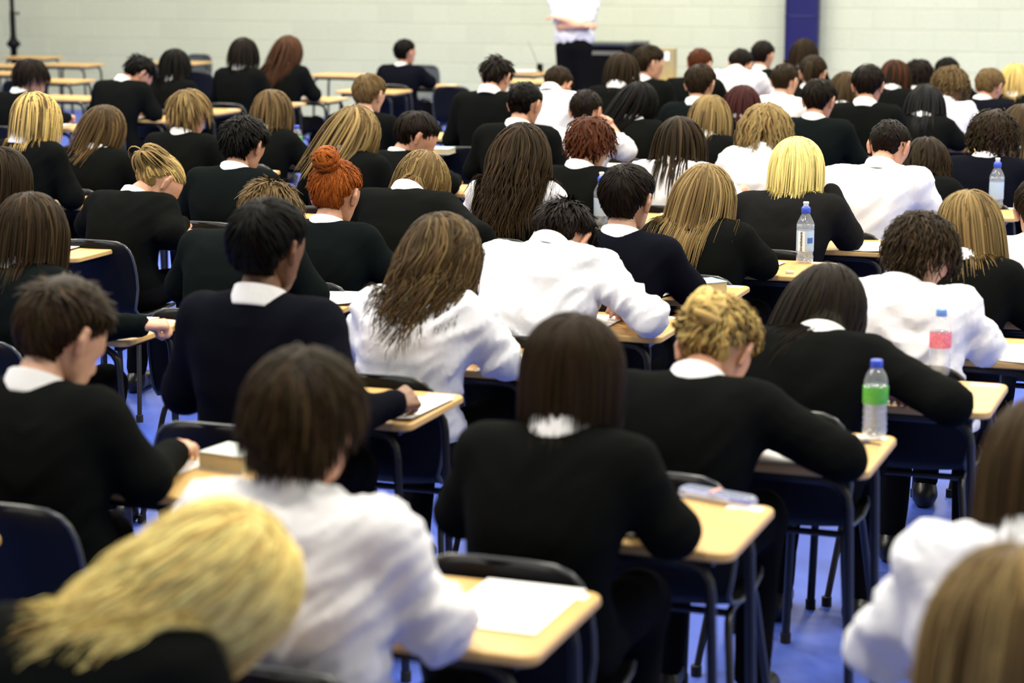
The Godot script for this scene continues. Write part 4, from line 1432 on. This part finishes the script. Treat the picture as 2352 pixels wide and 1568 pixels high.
func build_lamps(energy: float) -> void:
	var fr := MB.new()
	box(fr, Vector3(-0.66, 0.0, -0.36), Vector3(0.66, 0.05, 0.36))
	var fm := fr.mesh()
	var gl := MB.new()
	box(gl, Vector3(-0.6, -0.012, -0.3), Vector3(0.6, 0.0, 0.3))
	var gm := gl.mesh()
	for r in 6:
		for c in 4:
			var at := Vector3(-11.2 + 4.8 * c, 6.94, -2.6 - 3.5 * r)
			var t := thing("ceiling_lamp", "flat fluorescent panel lamp on the hall ceiling", "lamp", at, 0.0, "ceiling panel lamps")
			part("lamp_frame", fm, M.lamp_frame, t)
			part("lamp_panel", gm, M.lamp_glow, t)
			var l := AreaLight3D.new()
			l.name = "lamp_light"
			l.area_size = Vector2(1.2, 0.6)
			l.area_normalize_energy = true
			l.light_energy = energy
			l.light_color = Color(1.0, 0.975, 0.90)
			l.area_range = 60.0
			l.area_attenuation = 2.0
			l.shadow_enabled = true
			t.add_child(l)
			l.transform = Transform3D(Basis(Vector3.RIGHT, -PI / 2), Vector3(0, -0.03, 0))

func build_wall_things() -> void:
	# padded protector on a wall post
	var c := at_depth(1841, 120, 22.62)
	var t := thing("wall_padding", "tall deep blue vinyl padding strapped to the block wall", "padding", Vector3(c.x, 0, -22.63))
	var b := MB.new()
	slab(b, round_rect(0.375, 0.19, 0.06, 5), 0.03, 2.3, 0.02)
	part("pad", b.mesh(), M.vinyl_blue, t)
	for y in [0.5, 1.25, 2.0]:
		b = MB.new()
		slab(b, round_rect(0.381, 0.196, 0.062, 5), y, y + 0.03, 0.003)
		part("strap", b.mesh(), M.vinyl_blue, t)
	# black post with crank knob
	c = at_depth(32, 120, 21.9)
	t = thing("net_post", "slim black metal post with a small side knob standing before the wall", "post", Vector3(c.x, 0, -21.9))
	b = MB.new()
	lathe(b, PackedVector2Array([Vector2(0.0, 0.0), Vector2(0.22, 0.0), Vector2(0.22, 0.02), Vector2(0.06, 0.05), Vector2(0.045, 0.08), Vector2(0.0, 0.08)]), 20)
	part("base", b.mesh(), M.black_metal, t)
	b = MB.new()
	lathe(b, PackedVector2Array([Vector2(0.04, 0.06), Vector2(0.04, 0.80), Vector2(0.085, 0.84), Vector2(0.085, 0.86), Vector2(0.045, 0.91), Vector2(0.034, 0.96), Vector2(0.034, 1.24), Vector2(0.026, 1.25), Vector2(0.026, 2.9), Vector2(0.0, 2.9)]), 14)
	part("pole", b.mesh(), M.black_metal, t)
	b = MB.new()
	tube(b, PackedVector3Array([Vector3(0.03, 1.22, 0), Vector3(0.075, 1.22, 0)]), PackedFloat32Array([0.008]), 8)
	ball(b, Vector3(0.082, 1.22, 0), Vector3(0.013, 0.022, 0.022), 10, 6)
	part("knob", b.mesh(), M.black_metal, t)
	# equipment cabinet beside the invigilator
	c = at_height(1400, 97, 1.0)
	t = thing("equipment_cabinet", "black equipment cabinet with a grey slot beside the standing person", "cabinet", Vector3(c.x, 0, c.z), 0.05)
	b = MB.new()
	slab(b, round_rect(0.44, 0.42, 0.02, 3), 0.04, 0.975, 0.008)
	part("body", b.mesh(), M.black_case, t)
	b = MB.new()
	slab(b, round_rect(0.47, 0.45, 0.025, 3), 0.965, 1.0, 0.01)
	part("lid", b.mesh(), M.case_trim, t)
	b = MB.new()
	box(b, Vector3(-0.19, 0.875, 0.205), Vector3(0.19, 0.915, 0.217))
	part("slot", b.mesh(), M.case_slot, t)
	b = MB.new()
	box(b, Vector3(-0.20, 0.10, 0.205), Vector3(0.20, 0.85, 0.215))
	var dr := part("door", b.mesh(), M.black_case, t)
	b = MB.new()
	tube(b, PackedVector3Array([Vector3(0.16, 0.55, 0.217), Vector3(0.16, 0.55, 0.235), Vector3(0.16, 0.65, 0.235), Vector3(0.16, 0.65, 0.217)]), PackedFloat32Array([0.006]), 6)
	part("handle", b.mesh(), M.case_slot, dr)
	# grey loudspeaker on a stand
	c = at_height(1452, 98, 0.99)
	t = thing("loudspeaker", "grey loudspeaker with dark grille next to the black cabinet", "loudspeaker", Vector3(c.x + 0.02, 0, c.z - 0.25), 0.05)
	b = MB.new()
	slab(b, round_rect(0.17, 0.17, 0.02, 3), 0.62, 1.0, 0.01)
	part("case", b.mesh(), M.grille, t)
	b = MB.new()
	box(b, Vector3(-0.07, 0.65, 0.08), Vector3(0.07, 0.97, 0.090))
	part("grille", b.mesh(), M.black_metal, t)
	b = MB.new()
	tube(b, PackedVector3Array([Vector3(0, 0.03, 0), Vector3(0, 0.63, 0)]), PackedFloat32Array([0.02]), 8)
	part("stand", b.mesh(), M.black_metal, t)
	b = MB.new()
	slab(b, round_rect(0.3, 0.3, 0.1, 4), 0.0, 0.03, 0.005)
	part("base", b.mesh(), M.black_metal, t)
	# cardboard box on a spare desk
	c = at_height(1520, 186, DESK_TOP)
	desk(Vector3(c.x - 0.02, 0, c.z), 0.0, "spare exam desk holding the cardboard box", "spare desks by the wall")
	t = thing("cardboard_box", "tall brown cardboard box with white label on a desk", "box", Vector3(c.x, DESK_TOP, c.z - 0.02), 0.12)
	b = MB.new()
	slab(b, round_rect(0.25, 0.19, 0.004, 2), 0.0, 0.31, 0.002)
	part("carton", b.mesh(), M.card_board, t)
	b = MB.new()
	box(b, Vector3(-0.125, 0.306, -0.004), Vector3(0.125, 0.3115, 0.004))
	part("flap_joint", b.mesh(), M.pages, t)
	b = MB.new()
	box(b, Vector3(0.03, 0.20, 0.0945), Vector3(0.08, 0.285, 0.0955))
	part("white_label", b.mesh(), M.paper, t)
	# invigilator's desk with papers and a hand-held radio
	c = at_height(1192, 166, DESK_TOP)
	desk(Vector3(c.x, 0, c.z), 0.0, "spare exam desk holding loose white papers and a radio", "spare desks by the wall")
	var pp := thing("paper_pile", "loose pile of white papers on the spare desk with radio", "paper", Vector3(c.x + 0.02, DESK_TOP + 0.001, c.z), 0.3)
	for k in 5:
		part("sheet", mesh_bank.paper_2, M.paper, pp, Transform3D(Basis(Vector3.UP, 0.35 * k), Vector3(0.01 * k, 0.003 * k + 0.001, 0)))
	var rd := thing("hand_radio", "small black hand-held radio with thin aerial on spare desk", "radio", Vector3(c.x + 0.20, DESK_TOP, c.z - 0.08))
	b = MB.new()
	slab(b, round_rect(0.06, 0.04, 0.008, 3), 0.0, 0.085, 0.004)
	part("body", b.mesh(), M.black_case, rd)
	b = MB.new()
	tube(b, PackedVector3Array([Vector3(-0.02, 0.08, 0), Vector3(-0.13, 0.32, 0)]), PackedFloat32Array([0.003, 0.0015]), 6)
	part("aerial", b.mesh(), M.black_metal, rd)
	b = MB.new()
	lathe(b, PackedVector2Array([Vector2(0.0, 0.085), Vector2(0.008, 0.085), Vector2(0.008, 0.097), Vector2(0.0, 0.098)]), 10)
	part("dial", b.mesh(), M.grille, rd)

func standing_person() -> Dictionary:
	# the invigilator, arms folded
	var c := at_depth(1318, 97, 20.6)
	return {"id": 99, "at": Vector3(c.x, 0, c.z), "stand": 1, "free": 1, "pelvis": Vector3(0, 1.03, 0), "head": Vector3(0, 1.66, 0.0), "hp": 8.0, "hy": 0.0, "tw": 168.0, "cell": 0.016, "top": "w", "sleeves": 0.3, "style": "short", "hair": Color(0.05, 0.04, 0.03), "bulk": 1.18,
		"size": 1.08, "skinno": 0}


# ---------------------------------------------------------------- putting it together
var specs: Array = []
var results: Array = []
var desk_at := {}

func desk_spot(id: int, px: float, dz: float) -> Vector3:
	var c: Vector3 = desk_at[id]
	var x := at_depth(px, 300.0, -c.z + dz).x
	return Vector3(clampf(x, c.x - 0.26, c.x + 0.26), DESK_TOP, c.z - dz)

func do_person(i: int) -> void:
	results[i] = person_arrays(specs[i])

func _ready() -> void:
	# camera
	cam_basis = Basis(Vector3.UP, CAM_YAW) * Basis(Vector3.RIGHT, -CAM_PITCH)
	var cam := Camera3D.new()
	cam.name = "camera"
	cam.transform = Transform3D(cam_basis, Vector3(0, CAM_H, 0))
	cam.fov = rad_to_deg(2.0 * atan(784.0 / FOCAL))
	cam.near = 0.1
	cam.far = 100.0
	var lens := CameraAttributesPhysical.new()
	lens.frustum_focal_length = 12.0 / (784.0 / FOCAL)   # Godot's film is 24 mm high; this sets the field of view too
	lens.frustum_focus_distance = 8.3
	lens.exposure_aperture = 2.7
	cam.attributes = lens
	add_child(cam)
	cam.current = true
	# environment: a closed hall, lit by its own lamps
	var we := WorldEnvironment.new()
	we.name = "environment"
	var env := Environment.new()
	env.background_mode = Environment.BG_COLOR
	env.background_color = Color(0, 0, 0)
	env.tonemap_mode = Environment.TONE_MAPPER_LINEAR
	env.tonemap_exposure = 1.08
	env.sdfgi_enabled = true
	env.ssao_enabled = true
	env.ssil_enabled = true
	we.environment = env
	add_child(we)
	make_materials()
	build_lamps(22.0)
	build_hall()
	build_furniture_meshes()
	build_wall_things()
	make_templates()
	# people: shapes are computed side by side, then placed
	var rows := people()
	for r in rows:
		var o: Dictionary = r[10]
		var hip: float = r[3]
		var head := at_depth(r[1], r[2], hip + r[4])
		head.y -= 0.018
		var at := Vector3(head.x + float(o.get("bx", -0.03)), 0, -hip)
		var cell := 0.012 if hip < 5.5 else (0.0145 if hip < 9.0 else (0.020 if hip < 12.0 else 0.026))
		var sp := {"id": r[0], "at": at, "head": head - at, "hp": float(r[5]), "hy": float(r[6]), "style": r[7], "hair": r[8], "top": r[9], "cell": cell}
		for k in o:
			if not k in ["bx", "rp", "pen", "rpole", "lp2", "re", "le", "red", "pp"]:
				sp[k] = o[k]
		if o.has("rp"):
			sp.rw = at_height(o.rp[0], o.rp[1], o.rp[2]) - at
			if o.rp[2] > 0.9:
				sp.rw = at_depth(o.rp[0], o.rp[1], hip + float(r[4]) + 0.02) - at
		if o.has("red"):
			sp["rd"] = at_depth(o.red[0], o.red[1], hip + o.red[2]) - at
		if o.has("re"):
			sp["re"] = at_height(o.re[0], o.re[1], DESK_TOP + 0.045) - at
		if o.has("le"):
			sp["le"] = at_height(o.le[0], o.le[1], DESK_TOP + 0.045) - at
		if o.has("lp2"):
			sp.lw = at_depth(o.lp2[0], o.lp2[1], hip + float(r[4]) + 0.05) - at
		if o.has("rpole"):
			sp.rp = o.rpole
		specs.append(sp)
	var inv := standing_person()
	inv.rw = Basis(Vector3.UP, -deg_to_rad(168.0)) * Vector3(-0.13, 1.22, -0.17)
	inv.lw = Basis(Vector3.UP, -deg_to_rad(168.0)) * Vector3(0.12, 1.28, -0.15)
	inv.rp = Basis(Vector3.UP, -deg_to_rad(168.0)) * Vector3(1.0, -0.6, 0.1)
	inv.lp = Basis(Vector3.UP, -deg_to_rad(168.0)) * Vector3(-1.0, -0.6, 0.1)
	specs.append(inv)
	results.resize(specs.size())
	var task := WorkerThreadPool.add_group_task(do_person, specs.size())
	WorkerThreadPool.wait_for_group_task_completion(task)
	var knit := {"k": M.black_knit, "n": M.navy_knit, "g": M.green_knit}
	for i in specs.size():
		var sp: Dictionary = specs[i]
		var res: Dictionary = results[i]
		var label: String = "person standing with folded arms in white short-sleeved shirt and dark trousers" if sp.has("stand") else rows[i][11]
		var p := thing("person", label, "person", sp.at, 0.0, "" if sp.has("stand") else "seated exam candidates")
		part("body", res.body.mesh(), M["skin_%d" % int(sp.get("skin", i % 2))], p)
		if res.has("jumper"):
			part("jumper", res.jumper.mesh(), knit[sp.top], p)
		if res.has("shirt"):
			part("shirt", res.shirt.mesh(), M.shirt if i % 3 else M.shirt_cool, p)
		if res.has("vest"):
			part("vest", res.vest.mesh(), M.black_knit, p)
		if res.has("hoodie"):
			part("hooded_top", res.hoodie.mesh(), M.hood_cloth, p)
		part("trousers", res.trousers.mesh(), M.trouser, p)
		for s in 2:
			part("shoe", mesh_bank["shoe_%d" % s], M.shoe, p, res.feet[s])
		if res.has("collar"):
			part("collar", res.collar.mesh(), M.collar, p)
		part("hair", res.hair.mesh(), M.hair, p)
		face(sp, p)
		if sp.has("stand"):
			continue
		var ref: String = rows[i][12]
		var o: Dictionary = rows[i][10]
		chair(sp.at + Vector3(0.0, 0, 0.04), 0.0, "navy plastic chair under person with " + ref)
		if o.has("nodesk"):
			continue
		var dc: Vector3 = sp.at + Vector3(0.09 + float(o.get("dx", 0.0)), 0, -(DESK_NEAR + DESK_D / 2))
		desk_at[int(rows[i][0])] = dc
		desk(dc, 0.0, "beech exam desk in front of person with " + ref)
		var pc := dc + Vector3(-0.02, DESK_TOP, 0.02)
		if o.has("pp"):
			pc = at_height(o.pp[0], o.pp[1], DESK_TOP)
			pc.x = clampf(pc.x, dc.x - 0.19, dc.x + 0.19)
			pc.z = clampf(pc.z, dc.z - 0.06, dc.z + 0.06)
		single("exam_paper", mesh_bank["paper_%d" % (i % 3)], M.paper, "white exam paper on desk of person with " + ref, "paper", Transform3D(Basis(Vector3.UP, -0.15 + 0.07 * (i % 5)), pc + Vector3(0, 0.0005, 0)), "exam papers on the desks")
		single("name_card", mesh_bank.card, M.paper, "small white card on desk of person with " + ref, "card", Transform3D(Basis(), dc + Vector3(0.235, DESK_TOP, -0.165)), "white cards on the desk corners")
		if o.has("pen"):
			var hx: Transform3D = sp.rhand
			var grip := hx * Vector3(-0.038, -0.052, -0.090)
			var pb := Basis(Vector3(0.5, 0, 0.86).normalized(), deg_to_rad(28.0))
			single("pen", mesh_bank.pen, M["pen_" + o.pen], o.pen + " pen held by person with " + ref, "pen", Transform3D(pb, grip - pb.y * 0.03), "pens in use")
	extras()

func face(sp: Dictionary, p: Node3D) -> void:
	var hb: Basis = sp.hb
	var h: Vector3 = sp.head
	if not mesh_bank.has("eye"):
		var b := MB.new()
		ball(b, Vector3.ZERO, Vector3.ONE * 0.0115, 10, 7)
		mesh_bank.eye = b.mesh()
		b = MB.new()
		ball(b, Vector3(0, 0, -0.0085), Vector3(0.0052, 0.0052, 0.0034), 8, 5)
		mesh_bank.iris = b.mesh()
		b = MB.new()
		ball(b, Vector3(0, 0.004, 0), Vector3(0.021, 0.0040, 0.006), 10, 5)
		ball(b, Vector3(0, -0.004, 0), Vector3(0.018, 0.0046, 0.006), 10, 5)
		mesh_bank.lips = b.mesh()
	for s in [-1.0, 1.0]:
		var e := part("eye", mesh_bank.eye, M.eye, p, Transform3D(hb, h + hb * Vector3(s * 0.031, 0.000, -0.0885)))
		part("iris", mesh_bank.iris, M.iris, e)
	part("mouth", mesh_bank.lips, M.lips, p, Transform3D(hb, h + hb * Vector3(0, -0.060, -0.0985)))

func extras() -> void:
	# desks nobody sits at
	var spare := [
		[-13.9, 21.3, "spare exam desk standing closest to the black post"], [-13.15, 19.7, "spare exam desk one row before the desk beside the black post"],
		[-12.4, 18.5, "spare exam desk two rows before the black post"], [-11.2, 17.6, "spare exam desk with a dark chair, ahead of shaggy dark hair"],
		[-9.83, 15.6, "spare exam desk between shaggy dark hair and person hunched sideways"], [-12.6, 20.1, "spare exam desk alone in the open row by the wall"],
		[-11.7, 20.9, "spare exam desk standing before the grey chair at the wall"], [-7.72, 17.28, "spare exam desk behind the person sitting alone"],
		[-9.0, 19.4, "spare exam desk ahead of long chestnut hair"], [-6.9, 19.1, "spare exam desk beside the desk with papers and radio"],
		[-5.34, 13.25, "spare exam desk ahead of short sandy brown hair"], [-4.95, 7.6, "spare exam desk with a paper behind the tied-back blonde hair"],
		[-2.87, 3.55, "spare exam desk corner behind the spiky brown crest of hair"],
	]
	for e in spare:
		desk(Vector3(e[0], 0, -e[1]), 0.0, e[2], "spare desks")
	single("exam_paper", mesh_bank.paper_1, M.paper, "white exam paper on the spare desk behind tied-back blonde hair", "paper", Transform3D(Basis(Vector3.UP, 0.12), Vector3(-4.95 + 0.06, DESK_TOP + 0.0005, -7.52)), "exam papers on the desks")
	single("name_card", mesh_bank.card, M.paper, "small white card on spare desk behind tied-back blonde hair", "card", Transform3D(Basis(), Vector3(-4.95 + 0.20, DESK_TOP, -7.73)), "white cards on the desk corners")
	chair(Vector3(-12.05, 0, -21.75), PI - 0.15, "grey plastic chair turned to the room near the wall, beside straight black hair", "spare chairs", true)
	chair(Vector3(-8.68, 0, -20.55), PI - 0.1, "grey plastic chair turned to the room behind person sitting alone", "spare chairs", true)
	chair(Vector3(-7.08, 0, -17.75), 0.0, "empty dark plastic chair next to tousled hair on end", "spare chairs")
	chair(Vector3(-11.25, 0, -17.15), 0.1, "empty dark plastic chair at spare desk ahead of shaggy dark hair", "spare chairs")
	chair(Vector3(-10.36, 0, -19.0), 0.0, "empty dark plastic chair between straight black hair and the wall", "spare chairs")
	# bottles
	bottle(at_height(1848, 604, DESK_TOP), "sport", "clear water bottle with blue sports cap and white name strip on desk corner")
	bottle(at_height(2008, 1003, DESK_TOP), "green", "water bottle with flat blue cap and green label beside keys")
	bottle(at_height(2157, 866, DESK_TOP), "pink", "water bottle with pale blue cap and pink label on desk of long black hair")
	bottle(at_height(2287, 480, DESK_TOP), "plainsport", "clear bottle with blue sports cap behind the straight dark blonde hair")
	bottle(at_height(1381, 520, DESK_TOP), "plainsport", "clear bottle with blue sports cap half hidden by neat short dark hair")
	bottle(desk_spot(57, 682, 0.12), "green", "small green-labelled bottle beside the rounded light brown bob")
	bottle(desk_spot(1, 18, 0.0), "green", "water bottle with blue cap next to golden bob clipped back")
	bottle(desk_spot(30, 2057, 0.0), "plainsport", "clear bottle with blue sports cap near jet black hair")
	bottle(desk_spot(20, 1306, 0.12), "plain", "bottle whose blue cap peeps out by the raised bare arm")
	# books
	var c := at_height(1617, 672, DESK_TOP)
	book(c, -0.75, Vector3(0.115, 0.046, 0.135), M.cover_blue, "thick white and blue paperback dictionary on desk of neat short dark hair")
	c = at_height(540, 1072, DESK_TOP)
	book(c, -0.15, Vector3(0.13, 0.045, 0.12), M.cover_grey, "thick pale book with cream pages on desk of spiky brown crest")
	c = at_height(1016, 352, DESK_TOP)
	book(c, 0.1, Vector3(0.13, 0.035, 0.16), M.cover_pale, "pale blue-white book on desk of short sandy brown hair")
	# clear pencil case
	c = at_height(1648, 1152, DESK_TOP)
	var t := thing("pencil_case", "clear pencil case holding a blue pen on desk of straight dark shoulder-length hair", "pencil case", c, -0.30)
	var b := MB.new()
	slab(b, round_rect(0.20, 0.055, 0.02, 4), 0.0, 0.026, 0.009)
	part("pouch", b.mesh(), M.clear_case, t)
	b = MB.new()
	tube(b, PackedVector3Array([Vector3(-0.085, 0.012, 0.0), Vector3(0.09, 0.012, 0.006)]), PackedFloat32Array([0.005]), 8)
	part("blue_pen", b.mesh(), M.pen_blue, t)
	b = MB.new()
	tube(b, PackedVector3Array([Vector3(-0.08, 0.010, 0.012), Vector3(0.04, 0.010, 0.014)]), PackedFloat32Array([0.0045]), 8)
	part("white_pen", b.mesh(), M.pen_white, t)
	b = MB.new()
	box(b, Vector3(-0.012, 0.0262, -0.024), Vector3(0.0, 0.0275, 0.024))
	part("zip_tab", b.mesh(), M.zip_pink, t)
	# rubbers and keys
	b = MB.new()
	slab(b, round_rect(0.032, 0.018, 0.004, 3), 0.0, 0.011, 0.003)
	single("eraser", b.mesh(), M.white_rubber, "small white eraser beside the bottle with name strip", "eraser", Transform3D(Basis(Vector3.UP, 0.3), at_height(1814, 628, DESK_TOP)))
	b = MB.new()
	slab(b, round_rect(0.030, 0.022, 0.006, 3), 0.0, 0.022, 0.005)
	single("eraser", b.mesh(), M.green_rubber, "small green eraser on desk of long tousled brown hair", "eraser", Transform3D(Basis(Vector3.UP, 0.3), at_height(1228, 812, DESK_TOP)))
	for k in 2:
		c = at_height([1975, 1368][k], [1016, 524][k], DESK_TOP)
		t = thing("key_ring", ["bunch of keys beside the green-labelled bottle with flat blue cap", "bunch of keys beside bottle behind neat short dark hair"][k], "keys", c, 0.4)
		b = MB.new()
		var ring := PackedVector3Array()
		for q in 13:
			ring.append(Vector3(cos(TAU * q / 12) * 0.013, 0.003, sin(TAU * q / 12) * 0.013))
		tube(b, ring, PackedFloat32Array([0.0014]), 5, false)
		part("ring", b.mesh(), M.key_metal, t)
		for q in 3:
			b = MB.new()
			slab(b, round_rect(0.018, 0.022, 0.007, 3), 0.0, 0.0022, 0.0005)
			box(b, Vector3(-0.003, 0.0, 0.010), Vector3(0.003, 0.002, 0.042))
			part("key", b.mesh(), M.key_metal if q != 1 else M.pen_dark, t, Transform3D(Basis(Vector3.UP, 0.9 * q), Vector3(0.018 * sin(0.9 * q), 0.002 * q, 0.018 * cos(0.9 * q))))
	# lidded tub on a back desk
	c = at_height(1710, 135, 0.92)
	t = thing("plastic_tub", "white plastic tub with pale teal lid behind the pale shirt", "tub", Vector3(c.x, DESK_TOP, c.z), 0.0)
	b = MB.new()
	slab(b, round_rect(0.16, 0.14, 0.03, 4), 0.0, 0.20, 0.006)
	part("tub", b.mesh(), M.tub_white, t)
	b = MB.new()
	slab(b, round_rect(0.18, 0.16, 0.035, 4), 0.195, 0.24, 0.015)
	part("lid", b.mesh(), M.teal, t)
	desk(Vector3(c.x, 0, c.z), 0.0, "spare exam desk holding the teal-lidded tub", "spare desks")
